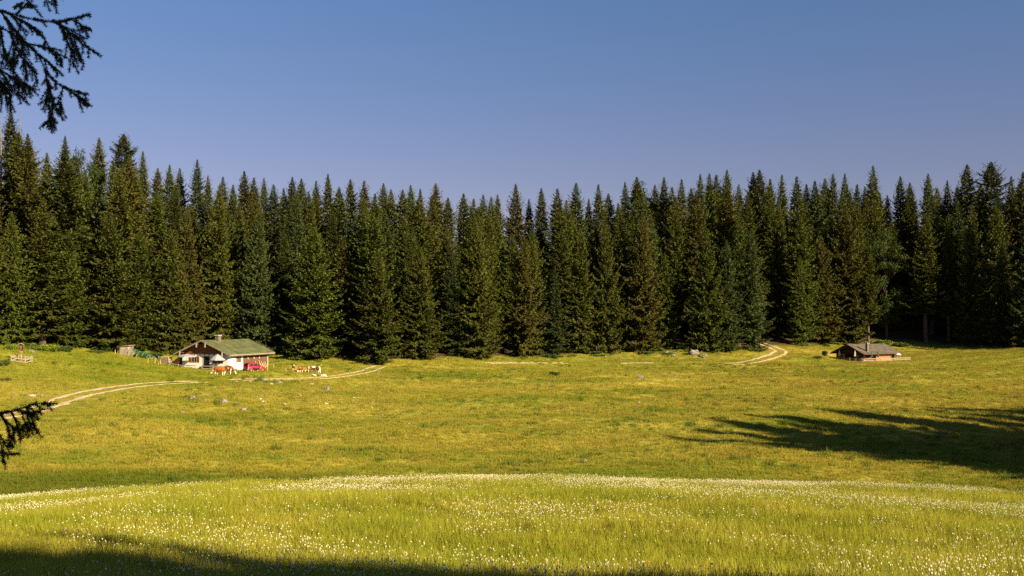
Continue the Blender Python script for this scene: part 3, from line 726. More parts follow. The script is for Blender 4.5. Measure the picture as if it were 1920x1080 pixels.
for it in SKY:
    px, ty, ex = it[:3]; kind = it[3] if len(it) > 3 else 'S'
    d = float(np.interp(px, EDGE[:, 0], EDGE[:, 1])) + ex * .9; x = (px - 960) * d / F
    ht = (HOR - ty) * d / F - Hs(x, d)
    if kind == 'F': proto, nm, w, colr = V_FIR[0], 'fir_tree', 1.05, needle_col('dark')
    elif kind == 'B': proto, nm, w, colr = V_BEECH[0], 'beech_tree', .8, (.045, .065, .016)
    else: proto, nm, w, colr = random.choice(V_TALL), 'spruce_tree', random.uniform(.95, 1.42), needle_col(random.choices(['olive', 'brown', 'dark', 'green', 'blue'], [5, 2, 2, 2, .4])[0])
    root = plant_tree(proto, x, d, ht, colr, nm, w)
    lab = sky_lab[px]
    if kind == 'F': lab = 'flat crowned silver fir rising above the skyline ' + ('on the left, above the netted shed' if px < 900 else 'near the right edge of the picture')
    if kind == 'B': lab = 'feathery broadleaf crown showing between spruce tops ' + ('on the far left' if px < 900 else 'right of centre')
    tag(root, lab, 'tree', 'trees on the forest skyline'); occupied.append((x, d, 2.0))

# filler trees between the front row and the skyline row
MIDS = []
rf = random.Random(5); tries = 0
while len(MIDS) < 125 and tries < 6000:
    tries += 1
    px = rf.uniform(-80, 2000); ex = rf.uniform(7, 52); d = float(np.interp(px, EDGE[:, 0], EDGE[:, 1])) + ex; x = (px - 960) * d / F
    if 1432 < px < 1488 and ex < 24: continue
    if 1640 < px < 1700 and ex < 16: continue
    if any((x - a) ** 2 + (d - b) ** 2 < (4.6 + .25 * c) ** 2 for a, b, c in occupied): continue
    occupied.append((x, d, 2.0)); MIDS.append((px, ex, d, x))
sk = np.array([[s[0], s[1]] for s in SKY], float)
mid_lab = ordinal_labels(sorted(m[0] for m in MIDS), 'half hidden middle row spruce, {} right of {}', 'half hidden middle row spruce, {} left of {}')
for px, ex, d, x in MIDS:
    top = float(np.interp(px, sk[:, 0], sk[:, 1])) + rf.uniform(28, 95) - ex * .3
    ht = max(14, (HOR - top) * d / F - Hs(x, d))
    proto = rf.choice(V_TALL + [V_EDGE[1], V_EDGE[2]])
    root = plant_tree(proto, x, d, ht, needle_col(), width=rf.uniform(1.05, 1.5))
    tag(root, mid_lab[px], 'tree', 'half hidden spruces of the middle rows')

# dead snags poking above the crowns
M['snag'] = mat('bleached_snag', (.16, .13, .10), .95, .1, 3, .4, .4)
for px, ty, lab in ((37, 203, 'thin dead snag beside the highest spruce top on the far left'), (1, 212, 'thin dead snag at the left picture edge above the crowns')):
    d = float(np.interp(px, EDGE[:, 0], EDGE[:, 1])) + 46; x = (px - 960) * d / F; ht = (HOR - ty) * d / F - Hs(x, d)
    e_ = empty('dead_tree', (x, d, Hs(x, d) - .2)); k = ht / 36; mb = MB(); r_ = random.Random(px)
    mb.tube([(0, 0, 0), (.1, 0, ht * .5), (.05, .1, ht * .85), (.12, 0, ht)], [.3, .22, .11, .03], 7); part_o = mb.build('trunk', M['snag'], e_)
    for j in range(40):
        zz_ = ht * r_.uniform(.3, .97); a = r_.uniform(0, 6.28); l_ = r_.uniform(.3, 1.3); mb = MB(); mb.tube([(.08, 0, zz_), (.08 + l_ * math.cos(a), l_ * math.sin(a), zz_ - l_ * .2)], [.035, .012], 4); mb.build('dead_branch', M['snag'], e_)
    tag(e_, lab, 'tree')

# bright broadleaf tree above the log hut
root = plant_tree(V_BEECH[0], (1662 - 960) * 330 / F, 330, 36, (.05, .075, .016), 'beech_tree', .85)
tag(root, 'bright green broadleaf tree behind the log hut chimney', 'tree')

# wood outside the picture on the right and behind the camera: it throws the shadows on the meadow
sd = Vector((math.sin(R(SUN_AZ)), math.cos(R(SUN_AZ)), 0))
def shade_tree(tip_x, tip_y, ht, label, width=1.15):
    """spruce whose shadow tip falls on the given ground point"""
    t = ht / math.tan(R(SUN_EL)); gz_ = Hs(tip_x, tip_y)
    for _ in range(6):
        x, y = tip_x + sd.x * t, tip_y + sd.y * t; t = (Hs(x, y) + ht - gz_) / math.tan(R(SUN_EL))
    root = plant_tree(rf.choice(V_EDGE[:3]), x, y, ht, needle_col(), width=width)
    tag(root, label, 'tree', 'spruces outside the picture'); return root
for px, py, ht in ((1290, 818, 31), (1345, 806, 33), (1370, 797, 32), (1420, 832, 30), (1440, 788, 33), (1480, 812, 30), (1530, 779, 32), (1560, 842, 30), (1610, 800, 32), (1650, 772, 31), (1690, 855, 30), (1720, 825, 32), (1770, 768, 30), (1800, 866, 30), (1830, 805, 30), (1860, 836, 32), (1900, 766, 30), (1910, 872, 30), (1960, 800, 33), (1980, 850, 33), (1560, 815, 27), (1640, 835, 27), (1700, 800, 27), (1760, 845, 27), (1780, 790, 27), (1850, 780, 27), (1880, 815, 27), (1880, 855, 27), (1660, 788, 26), (1990, 780, 30), (1990, 820, 30), (1990, 875, 30), (1950, 765, 30), (1830, 766, 28), (1720, 770, 28), (1890, 775, 28), (1590, 786, 28), (1500, 800, 28), (1850, 878, 28), (1400, 812, 26), (1455, 822, 26), (1510, 826, 26), (1550, 800, 26), (1600, 822, 26), (1680, 815, 26), (1740, 808, 26), (1800, 830, 26), (1830, 845, 26), (1720, 852, 26), (1920, 800, 26), (1930, 840, 26), (1630, 812, 24), (1770, 820, 24), (1840, 815, 24), (1870, 917, 25), (1930, 921, 25), (1990, 924, 25), (1420, 800, 25), (1350, 822, 25)):
    gxp = ground_hit(px - 55, py - 5); shade_tree(gxp[0], gxp[1], ht, 'spruce right of the picture casting the long shadow on the hollow')
for px, py, ht in ((1690, 652, 30), (1760, 655, 32), (1830, 656, 32), (1900, 657, 30), (1980, 658, 32)):
    gxp = ground_hit(px, py, 200); shade_tree(gxp[0], gxp[1], ht, 'spruce right of the picture shading the far forest edge')
for x, y, ht in ((-14, 25.5, 23), (-11, 23.2, 22), (-8.4, 21.6, 22), (-6.0, 20.2, 21), (-4.6, 18.6, 20), (-12, 21.3, 22), (-12.5, 20, 22), (-13.4, 22.6, 22), (-9, 18.5, 21), (-10.5, 19.6, 21), (-6.5, 17.2, 21), (-13, 19, 23), (-9.5, 17, 22), (-7, 15.5, 23), (-6.5, 13.5, 22), (-11, 14, 25), (-9, 11.5, 24), (-16, 17, 24)):
    shade_tree(x - 2.1, y - 2.0, ht, 'unseen spruce added behind the camera to shade the near boughs')
for x, y, ht in ((-14.2, 25, 22), (-11.5, 22.9, 22), (-5.2, 18.6, 21)):
    shade_tree(x, y, ht, 'unseen spruce added behind the camera to shade the near boughs', .45)
root = plant_tree(V_EDGE[0], 9.4, -5.2, 24, needle_col('dark'), width=1.15); tag(root, 'unseen spruce added behind the camera to shade the near boughs', 'tree', 'spruces outside the picture')  # unseen tree added so that the near boughs lie in shade

# ------------------------------------------------------------------ farmhouse
def part(mb, name, m, parent, smooth=False): return mb.build(name, M[m] if isinstance(m, str) else m, parent, smooth)

def board_wall(x0, x1, ztop, z0, y, thick, bw, axis='x', seed=1):
    """vertical boards with uneven faces and open joints; ztop is a function of the coordinate along the wall"""
    r = random.Random(seed); mb = MB(); c = x0
    while c < x1 - .02:
        w = min(bw * r.uniform(.8, 1.2), x1 - c); a, b = c + .008, c + w - .008; t = thick + r.uniform(-.012, .012)
        za, zb = ztop(a), ztop(b); zl = z0 + r.uniform(-.03, .03)
        if axis == 'x': vs = [(a, y, zl), (b, y, zl), (b, y, zb), (a, y, za), (a, y - t, zl), (b, y - t, zl), (b, y - t, zb), (a, y - t, za)]
        else: vs = [(y, a, zl), (y, b, zl), (y, b, zb), (y, a, za), (y + t, a, zl), (y + t, b, zl), (y + t, b, zb), (y + t, a, za)]
        mb.add(vs, [(0, 1, 2, 3), (4, 7, 6, 5), (0, 4, 5, 1), (1, 5, 6, 2), (2, 6, 7, 3), (3, 7, 4, 0)]); c += w
    return mb

def gable_roof(root, W, L, eave, apex, of, ob, os_, thick, m, fascia, name='roof'):
    sl_ = (apex - eave) / (W / 2); we = W / 2 + os_; ze = eave - sl_ * os_
    rf_ = None
    for s in (-1, 1):
        mb = MB(); n = 10
        ysr = np.linspace(-of, L + ob, n)
        top, bot = [], []
        for i, y in enumerate(ysr):
            sag = -.05 * math.sin(math.pi * i / (n - 1))
            top.append([(s * .0, y, apex + thick + sag), (s * we * .5, y, (apex + ze) / 2 + thick + sag * .8), (s * we, y, ze + thick)])
            bot.append([(s * .0, y, apex + sag), (s * we * .5, y, (apex + ze) / 2 + sag * .8), (s * we, y, ze)])
        rings = [t + b[::-1] for t, b in zip(top, bot)]
        mb.rings(rings); o = part(mb, 'roof_slope', m, root)
    for s in (-1, 1):      # verge boards and eaves board
        for y in (-of - .04, L + ob + .04):
            mb = MB(); mb.bar((0, y, apex + thick * .35), (s * we, y, ze + thick * .35), .05, .26); part(mb, 'verge_board', fascia, root)
        mb = MB(); mb.bar((s * (we + .04), -of, ze + thick * .3), (s * (we + .04), L + ob, ze + thick * .3), .05, .20); part(mb, 'eaves_board', fascia, root)

def window(root, x, z0, z1, w, y=0, axis='x', shutters='wood_red', sgn=-1):
    def bx(a0, a1, d0, d1, zz0, zz1):
        mb = MB()
        if axis == 'x': mb.box(a0, a1, y + sgn * d1, y + sgn * d0, zz0, zz1) if sgn < 0 else mb.box(a0, a1, y + d0, y + d1, zz0, zz1)
        else: mb.box(y + d0, y + d1, a0, a1, zz0, zz1)
        return mb
    wi = part(bx(x - w / 2, x + w / 2, .004, .02, z0, z1), 'window', 'glass', root)
    fr = MB()
    for a0, a1, b0, b1 in ((x - w / 2 - .06, x + w / 2 + .06, z1, z1 + .07), (x - w / 2 - .06, x + w / 2 + .06, z0 - .07, z0), (x - w / 2 - .06, x - w / 2, z0, z1), (x + w / 2, x + w / 2 + .06, z0, z1), (x - .03, x + .03, z0, z1)):
        t = bx(a0, a1, .0, .06, b0, b1); fr.add(t.v, t.f)
    part(fr, 'window_frame', 'wood_pale', wi)
    for s in (-1, 1):
        c = x + s * (w / 2 + .06 + w * .25 + .03); part(bx(c - w * .25, c + w * .25, .01, .055, z0 - .05, z1 + .05), 'shutter', shutters, wi)

def L2W(root, x, y, z=0):
    c, s = math.cos(root.rotation_euler.z), math.sin(root.rotation_euler.z)
    return (root.location.x + c * x - s * y, root.location.y + s * x + c * y, root.location.z + z)

A1 = R(-22); W1, L1 = 10.2, 11.5
hz = Hs(-52, 180)
house = empty('farmhouse', (-54.79, 177.9, -8.85), A1)
tag(house, 'white alpine farmhouse with mossy green roof and brown barn end', 'farmhouse')
EV, AP = 3.05, 5.15
slope1 = (AP - EV) / (W1 / 2)
mb = MB(); mb.box(-W1 / 2, W1 / 2, 0, 4.0, -1.2, EV - .02); mb.box(-W1 / 2 + .15, W1 / 2 - .15, 4.0, L1 - .1, -1.2, EV - .03)
part(mb, 'wall', 'plaster', house)
ztop = lambda x: AP - slope1 * abs(x) - .02
mb = MB(); mb.add([(-W1 / 2, .02, EV - .02), (W1 / 2, .02, EV - .02), (0, .02, AP - .02), (-W1 / 2, .25, EV - .02), (W1 / 2, .25, EV - .02), (0, .25, AP - .02)], [(0, 1, 2), (3, 5, 4), (0, 3, 4, 1), (1, 4, 5, 2), (2, 5, 3, 0)])
part(mb, 'gable_backing', 'wood_dark', house)
part(board_wall(-W1 / 2 + .02, W1 / 2 - .02, ztop, 2.78, -.005, .045, .22, 'x', 3), 'gable_boards', 'wood_red', house)['kind'] = 'stuff'
part(board_wall(4.02, L1 - .02, lambda y: EV - .12, -.4, W1 / 2 - .12, .10, .22, 'y', 4), 'barn_boards', 'wood_barn', house)['kind'] = 'stuff'
mb = MB(); mb.box(W1 / 2 - .2, W1 / 2 + .06, L1 - .3, L1 + .02, -.8, EV - .1); part(mb, 'corner_post', 'wood_grey', house)
part(board_wall(-W1 / 2 + .02, W1 / 2 - .02, ztop, -.4, L1 + .08, .08, .22, 'x', 5), 'rear_boards', 'wood_barn', house)['kind'] = 'stuff'
gable_roof(house, W1, L1, EV, AP, 1.15, .7, 1.05, .15, M['roof_green'], M['fascia'])
for x in (-4.65, -.95, .95, 4.65):      # purlin ends with pale hanging boards
    zt = AP - slope1 * abs(x) - .02
    mb = MB(); mb.box(x - .11, x + .11, -1.25, 0, zt - .28, zt - .02); p_ = part(mb, 'purlin', 'wood_dark', house)
    mb = MB(); mb.box(x - .13, x + .13, -1.30, -1.255, zt - .75, zt - .03); part(mb, 'purlin_cover', 'stone_cap', p_)
for k in range(9):
    x = -4.3 + k * 1.05; mb = MB(); mb.box(x - .09, x + .09, -.22, -.051, 2.62, 2.79); part(mb, 'beam_end', 'wood_dark', house)
window(house, -2.45, 1.32, 2.25, 1.05); window(house, 2.75, 1.22, 2.15, 1.05)
window(house, 2.75, 1.3, 2.25, .62, W1 / 2, 'y')
mb = MB(); mb.box(-.35, .85, -.02, -.004, .05, 2.3); d_ = part(mb, 'door', 'doorway_shade', house)
mb = MB(); [mb.box(*b) for b in ((-.45, -.35, -.06, 0.0, .0, 2.4), (.85, .95, -.06, 0.0, .0, 2.4), (-.35, .85, -.06, 0.0, 2.3, 2.4))]; part(mb, 'door_frame', 'wood_pale', d_)
mb = MB(); mb.box(.1, .85, 2.5, 3.3, AP - .5, AP + .85); ch = part(mb, 'chimney', 'masonry', house)
mb = MB(); mb.box(0, .95, 2.4, 3.4, AP + .85, AP + 1.0); part(mb, 'chimney_cap', 'stone_cap', ch)
mb = MB(); mb.tube([(W1 / 2 + 1.0, -1.3, EV - .55), (W1 / 2 + 1.0, L1 + .6, EV - .5)], .07, 6); gt = part(mb, 'gutter', 'metal', house)
mb = MB(); mb.tube([(W1 / 2 + .98, -1.0, EV - .55), (W1 / 2 + .1, .2, EV - 1.0), (W1 / 2 + .1, .2, .3)], .05, 6); part(mb, 'downpipe', 'metal', gt)
# lean-to on the left
mb = MB(); mb.bar((-W1 / 2 - .95, 4.2, 2.45), (-W1 / 2 - 2.3, 4.2, .95), 7.2, .12, up=(1, 0, 1)); 
mb = MB(); mb.add([(-5.1, -.4, 2.55), (-7.2, -.4, .9), (-7.2, 7.5, .9), (-5.1, 7.5, 2.55), (-5.1, -.4, 2.67), (-7.25, -.4, 1.02), (-7.25, 7.5, 1.02), (-5.1, 7.5, 2.67)], [(0, 1, 2, 3), (4, 7, 6, 5), (0, 4, 5, 1), (1, 5, 6, 2), (2, 6, 7, 3), (3, 7, 4, 0)])
part(mb, 'lean_to_roof', 'wood_dark', house)
mb = MB(); mb.add([(-5.12, .3, -.6), (-7.0, .3, -.6), (-7.0, .3, 1.0), (-5.12, .3, 2.5), (-5.12, .5, -.6), (-7.0, .5, -.6), (-7.0, .5, 1.0), (-5.12, .5, 2.5)], [(0, 1, 2, 3), (4, 7, 6, 5), (0, 4, 5, 1), (1, 5, 6, 2), (2, 6, 7, 3), (3, 7, 4, 0)])
part(mb, 'lean_to_wall', 'wood_dark', house)
for y, z in ((5.4, 2.0), (7.2, 2.05), (8.8, 2.05)):     # pale antlers hung on the barn boards
    mb = MB()
    for s in (-1, 1): mb.tube([(W1 / 2 + .06, y, z), (W1 / 2 + .16, y + s * .18, z + .22), (W1 / 2 + .14, y + s * .16, z + .45)], [.045, .035, .015], 5)
    mb.box(W1 / 2 + .0, W1 / 2 + .08, y - .11, y + .11, z - .3, z + .08); part(mb, 'antlers', 'stone_cap', house)

def lean_boards(name, root, y0, y1, n, seed, label):
    r = random.Random(seed); e_ = empty(name, L2W(root, W1 / 2 + .5, (y0 + y1) / 2, 0), A1); e_.location.z = Hs(e_.location.x, e_.location.y)
    for k in range(n):
        y = -(y1 - y0) / 2 + (y1 - y0) * (k + .5) / n; h = r.uniform(.9, 1.7); mb = MB(); mb.bar((.15 + r.uniform(0, .2), y + r.uniform(-.2, .2), -.1), (-.36, y, h), .16, .03, up=(1, 0, 0)); part(mb, 'board', 'wood_pale', e_)
    tag(e_, label, 'boards')
lean_boards('leaning_boards', house, 6.9, 10.4, 10, 3, 'pale sawn boards leaning on the barn wall behind the red car')

# ------------------------------------------------------------------ small furniture builders
def parasol(loc, rad, zr, zt, m, label, closed=False, group=None):
    e_ = empty('parasol', loc); n = 8
    mb = MB(); mb.tube([(0, 0, -.3), (0, 0, zt + .05)], .03, 6); part(mb, 'pole', 'metal', e_)
    mb = MB(); mb.box(-.3, .3, -.3, .3, 0.0, .1); part(mb, 'base', 'stone_cap', e_)
    mb = MB()
    if not closed:
        rings = [[(rr * math.cos(2 * math.pi * k / n), rr * math.sin(2 * math.pi * k / n), z) for k in range(n)] for rr, z in ((rad * .99, zr - .16), (rad, zr), (rad * .55, zr + (zt - zr) * .52), (.04, zt), (.03, zt - .03), (rad * .55, zr + (zt - zr) * .5 - .03), (rad * .97, zr - .02), (rad * .98, zr - .16))]
        mb.rings(rings, False)
    else:
        rings = [[(rr * (1 + .22 * (-1) ** k) * math.cos(2 * math.pi * k / 12), rr * (1 + .22 * (-1) ** k) * math.sin(2 * math.pi * k / 12), z) for k in range(12)] for rr, z in ((.10, zr), (.27, zr + .15), (.30, zr + .45), (.17, zr + (zt - zr) * .6), (.05, zt))]
        mb.rings(rings)
    part(mb, 'canopy', m, e_)
    tag(e_, label, 'parasol', group); return e_

def picnic_table(loc, rz, label, group=None, length=1.9):
    e_ = empty('picnic_table', loc, rz); l = length / 2
    for k in range(4): mb = MB(); mb.box(-l, l, -.36 + k * .185, -.36 + k * .185 + .165, .72, .76); part(mb, 'tabletop_plank', 'wood_grey', e_)
    for s in (-1, 1):
        mb = MB(); mb.box(-l, l, s * .72 - .14, s * .72 + .14, .42, .46); part(mb, 'bench_seat', 'wood_grey', e_)
        mb = MB(); x = s * l * .72; mb.bar((x, -.62, -.1), (x, -.2, .72), .09, .05, up=(1, 0, 0)); mb.bar((x, .62, -.1), (x, .2, .72), .09, .05, up=(1, 0, 0)); mb.bar((x, -.85, .40), (x, .85, .40), .05, .09); part(mb, 'trestle', 'wood_grey', e_)
    tag(e_, label, 'table', group); return e_

def rail_fence(pts, label, posts_every=2.2, h=1.0, rails=(.42, .85), m='wood_grey', name='rail_fence', lean=.03):
    e_ = empty(name, (pts[0][0], pts[0][1], Hs(*pts[0]))); o0 = Vector(e_.location); r = random.Random(len(label)); prev = None
    for (x0, y0), (x1, y1) in zip(pts[:-1], pts[1:]):
        Ls = math.hypot(x1 - x0, y1 - y0); n = max(1, round(Ls / posts_every))
        for k in range(n + 1):
            if k == 0 and prev is not None: continue
            x, y = x0 + (x1 - x0) * k / n, y0 + (y1 - y0) * k / n; z = Hs(x, y)
            b = Vector((x, y, z)) - o0; t = b + Vector((r.uniform(-lean, lean), r.uniform(-lean, lean), h * r.uniform(.95, 1.08)))
            mb = MB(); mb.bar(b - Vector((0, 0, .4)), t, .11, .11); part(mb, 'post', m, e_)
            if prev is not None:
                for zr in rails:
                    d = (b - prev).normalized(); nrm = Vector((d.y, -d.x, 0)) * .07
                    mb = MB(); mb.bar(prev + nrm + Vector((0, 0, zr + r.uniform(-.03, .03))), b + nrm + Vector((0, 0, zr + r.uniform(-.03, .03))) + d * .1, .045, .13); part(mb, 'rail', m, e_)
            prev = b
    tag(e_, label, 'fence'); return e_
def w2(root, x, y): p = L2W(root, x, y); return (p[0], p[1])
def onground(root, x, y): p = L2W(root, x, y); return (p[0], p[1], Hs(p[0], p[1]))

parasol(onground(house, -2.35, -2.1), 1.6, 2.45, 2.85, 'parasol', 'flat pale parasol, greyed by painted shade, open at the left of the farmhouse terrace')
parasol(onground(house, 4.0, -1.7), 1.35, 2.0, 2.95, 'parasol', 'pointed pale parasol, greyed by painted shade, open before the right farmhouse window')
picnic_table(onground(house, -2.6, -2.1), A1, 'wooden picnic table under the flat parasol left of the farmhouse door')
picnic_table(onground(house, 4.1, -1.9), A1, 'wooden picnic table under the pointed parasol right of the farmhouse door')
rail_fence([w2(house, -8.2, -2.6), w2(house, -5, -3.4), w2(house, .7, -3.5)], 'grey wooden rail fence before the left half of the farmhouse terrace')
rail_fence([w2(house, 2.1, -3.5), w2(house, 9.3, -3.2)], 'grey wooden rail fence running from the farmhouse door to the red car')
e_ = empty('storage_bin', onground(house, 6.6, -2.2), A1)
mb = MB(); mb.add([(-.42, -.3, 0), (.42, -.3, 0), (.42, .3, 0), (-.42, .3, 0), (-.5, -.36, .85), (.5, -.36, .85), (.5, .36, .85), (-.5, .36, .85)], [(3, 2, 1, 0), (4, 5, 6, 7), (0, 1, 5, 4), (1, 2, 6, 5), (2, 3, 7, 6), (3, 0, 4, 7)]); part(mb, 'tub', 'bin', e_)
mb = MB(); mb.add([(-.54, -.4, .86), (.54, -.4, .86), (.54, .4, .86), (-.54, .4, .86), (-.45, -.2, 1.0), (.45, -.2, 1.0), (.45, .36, 1.0), (-.45, .36, 1.0)], [(3, 2, 1, 0), (4, 5, 6, 7), (0, 1, 5, 4), (1, 2, 6, 5), (2, 3, 7, 6), (3, 0, 4, 7)]); part(mb, 'lid', 'bin', e_)
tag(e_, 'dark green bin behind the fence right of the farmhouse windows', 'bin')
# firewood stack at the left corner
e_ = empty('firewood_stack', onground(house, -8.3, -.6), A1)
r_ = random.Random(2)
for iz in range(7):
    for ix in range(9):
        rad = r_.uniform(.07, .10); x = -.85 + ix * .2 + (iz % 2) * .1; z = .08 + iz * .17
        mb = MB(); mb.tube([(x, -.4 + r_.uniform(-.05, .05), z), (x, .5, z)], rad, 6); part(mb, 'log', 'wood_pale' if r_.random() < .5 else 'wood_grey', e_)
tag(e_, 'stack of split firewood beside the dark lean-to of the farmhouse', 'firewood')

# ------------------------------------------------------------------ dark log hut
A2 = R(-58); W2, L2_ = 9.5, 14.4
hut = empty('log_hut', (96.5, 284, -11.62), A2)
tag(hut, 'dark log hut with grey roof and honey coloured side wall', 'hut')
EV2, AP2 = 2.45, 4.65; slope2 = (AP2 - EV2) / (W2 / 2)
mb = MB()
zz = -.8
while zz < EV2 - .05:      # round logs of the gable wall
    mb.tube([(-W2 / 2 - .2, .1, zz + .12), (W2 / 2 + .2, .1, zz + .12)], .135, 8); zz += .235
while zz < AP2 - .3:
    hw = (AP2 - zz - .15) / slope2; mb.tube([(-hw, .1, zz + .12), (hw, .1, zz + .12)], .135, 8); zz += .235
o_ = part(mb, 'log_gable', 'wood_log', hut, True); o_['kind'] = 'stuff'
mb = MB(); mb.box(-W2 / 2, W2 / 2 - .9, .25, L2_, -1, EV2 - .03); part(mb, 'core_wall', 'wood_log', hut)
part(board_wall(5.2, 11.6, lambda y: EV2 - .08, -.6, W2 / 2 - .12, .09, .24, 'y', 8), 'side_boards', 'wood_honey', hut)['kind'] = 'stuff'
mb = MB(); mb.box(W2 / 2 - .9, W2 / 2 - .03, 5.2, 11.6, -.8, EV2 - .03); part(mb, 'side_bay', 'wood_honey', hut)
part(board_wall(.3, 5.1, lambda y: EV2 - .05, -.6, W2 / 2 - .9, .07, .24, 'y', 9), 'porch_boards', 'wood_barn', hut)['kind'] = 'stuff'
for y in (.3, 2.8, 11.9, 14.2): mb = MB(); mb.box(W2 / 2 - .15, W2 / 2 + .05, y - .09, y + .09, -.8, EV2 - .05); part(mb, 'porch_post', 'wood_honey', hut)
part(board_wall(-W2 / 2 + .02, W2 / 2 - .9, lambda x: AP2 - slope2 * abs(x) - .05, -.6, L2_ + .1, .08, .24, 'x', 10), 'rear_boards', 'wood_barn', hut)['kind'] = 'stuff'
gable_roof(hut, W2, L2_, EV2, AP2, 1.6, .7, 1.1, .13, M['roof_grey'], M['wood_dark'])
for x in (-4.2, -2.1, 0, 2.1, 4.2):
    zt = AP2 - slope2 * abs(x) - .03; mb = MB(); mb.tube([(x, -1.35, zt - .16), (x, 0, zt - .16)], .12, 8); pu = part(mb, 'purlin', 'wood_log', hut)
    mb = MB(); mb.tube([(x, -1.40, zt - .16), (x, -1.352, zt - .16)], .125, 8); part(mb, 'purlin_cover', 'stone_cap', pu)
window(hut, -2.3, 1.0, 1.8, .8, -.05, 'x', 'wood_dark'); window(hut, 2.4, 1.0, 1.8, .8, -.05, 'x', 'wood_dark'); window(hut, 3.9, .9, 1.8, .8, W2 / 2 - .82, 'y', 'wood_dark')
mb = MB(); mb.box(-.5, .5, -.07, -.04, 0, 2.0); d_ = part(mb, 'door', 'doorway_shade', hut)
mb = MB(); [mb.box(*b) for b in ((-.6, -.5, -.10, -.02, 0, 2.1), (.5, .6, -.10, -.02, 0, 2.1), (-.5, .5, -.10, -.02, 2.0, 2.1))]; part(mb, 'door_frame', 'wood_dark', d_)
mb = MB(); mb.box(4.0, 4.65, 1.5, 2.2, EV2 - .6, AP2 + .35); ch = part(mb, 'chimney', 'masonry', hut)
mb = MB(); mb.box(3.93, 4.72, 1.43, 2.27, AP2 + .35, AP2 + .45); part(mb, 'chimney_cap', 'stone_cap', ch); mb = MB(); mb.tube([(4.3, 1.85, AP2 + .4), (4.3, 1.85, AP2 + .85)], .1, 8); part(mb, 'chimney_pot', 'metal', ch)
# deck in front of both sides
e_ = empty('timber_deck', (hut.location.x, hut.location.y, hut.location.z), A2)
for i in range(14): mb = MB(); mb.box(-7.6, 6.3, -2.9 + i * .205, -2.9 + i * .205 + .19, -.02, .03); part(mb, 'deck_plank', 'wood_grey', e_)
for i in range(7): mb = MB(); mb.box(4.9 + i * .205, 4.9 + i * .205 + .19, .05, 12.0, -.02, .03); part(mb, 'deck_plank', 'wood_grey', e_)
mb = MB(); mb.box(-7.6, 6.3, -2.98, -2.905, -.6, .02); part(mb, 'skirt_board', 'wood_grey', e_); mb = MB(); mb.box(6.32, 6.38, -2.9, 12, -.6, .02); part(mb, 'skirt_board', 'wood_honey', e_)
tag(e_, 'plank deck with skirt boards around the dark log hut', 'deck')
rail_fence([w2(hut, -8.2, .5), w2(hut, -7.9, -3.1), w2(hut, 6.5, -3.1)], 'wooden railing along the shaded front deck of the log hut')
rail_fence([w2(hut, 6.6, -2.6), w2(hut, 6.6, 3.4)], 'sunlit wooden railing right of the log hut corner beside the green parasols')
rail_fence([w2(hut, 6.7, 4.6), w2(hut, 6.8, 17.5)], 'pale wooden railing running out to the right of the log hut')
parasol(L2W(hut, -2.0, -2.2), .3, 1.3, 3.05, 'parasol_beige', 'closed beige parasol at the left of the log hut gable', True)
parasol(L2W(hut, 3.4, -2.2), .3, 1.3, 3.05, 'parasol_beige', 'closed beige parasol near the right corner of the log hut gable', True)
parasol(L2W(hut, 5.6, 2.2), .3, 1.1, 2.75, 'parasol_green', 'closed dark green parasol right beside the log hut chimney side', True)
parasol(L2W(hut, 5.6, 4.9), .3, 1.1, 2.85, 'parasol_green', 'closed dark green parasol left of the honey coloured boards', True)
parasol(L2W(hut, 6.0, 13.2), .9, 1.75, 2.1, 'parasol_white', 'small white parasol open at the right end of the log hut')
for x, y, lb in ((-4.5, -1.8, 'picnic table on the shaded deck far left of the log hut door'), (.6, -1.9, 'picnic table on the shaded deck between the two beige parasols'), (5.7, -1.6, 'picnic table at the front corner of the log hut deck')):
    picnic_table(L2W(hut, x, y, .03), A2, lb)
for y, lb in ((1.0, 'sunlit picnic table beside the first green parasol of the log hut'), (3.6, 'sunlit picnic table between the two green parasols of the log hut')):
    picnic_table(L2W(hut, 5.6, y, .03), A2 + R(90), lb, length=1.6)

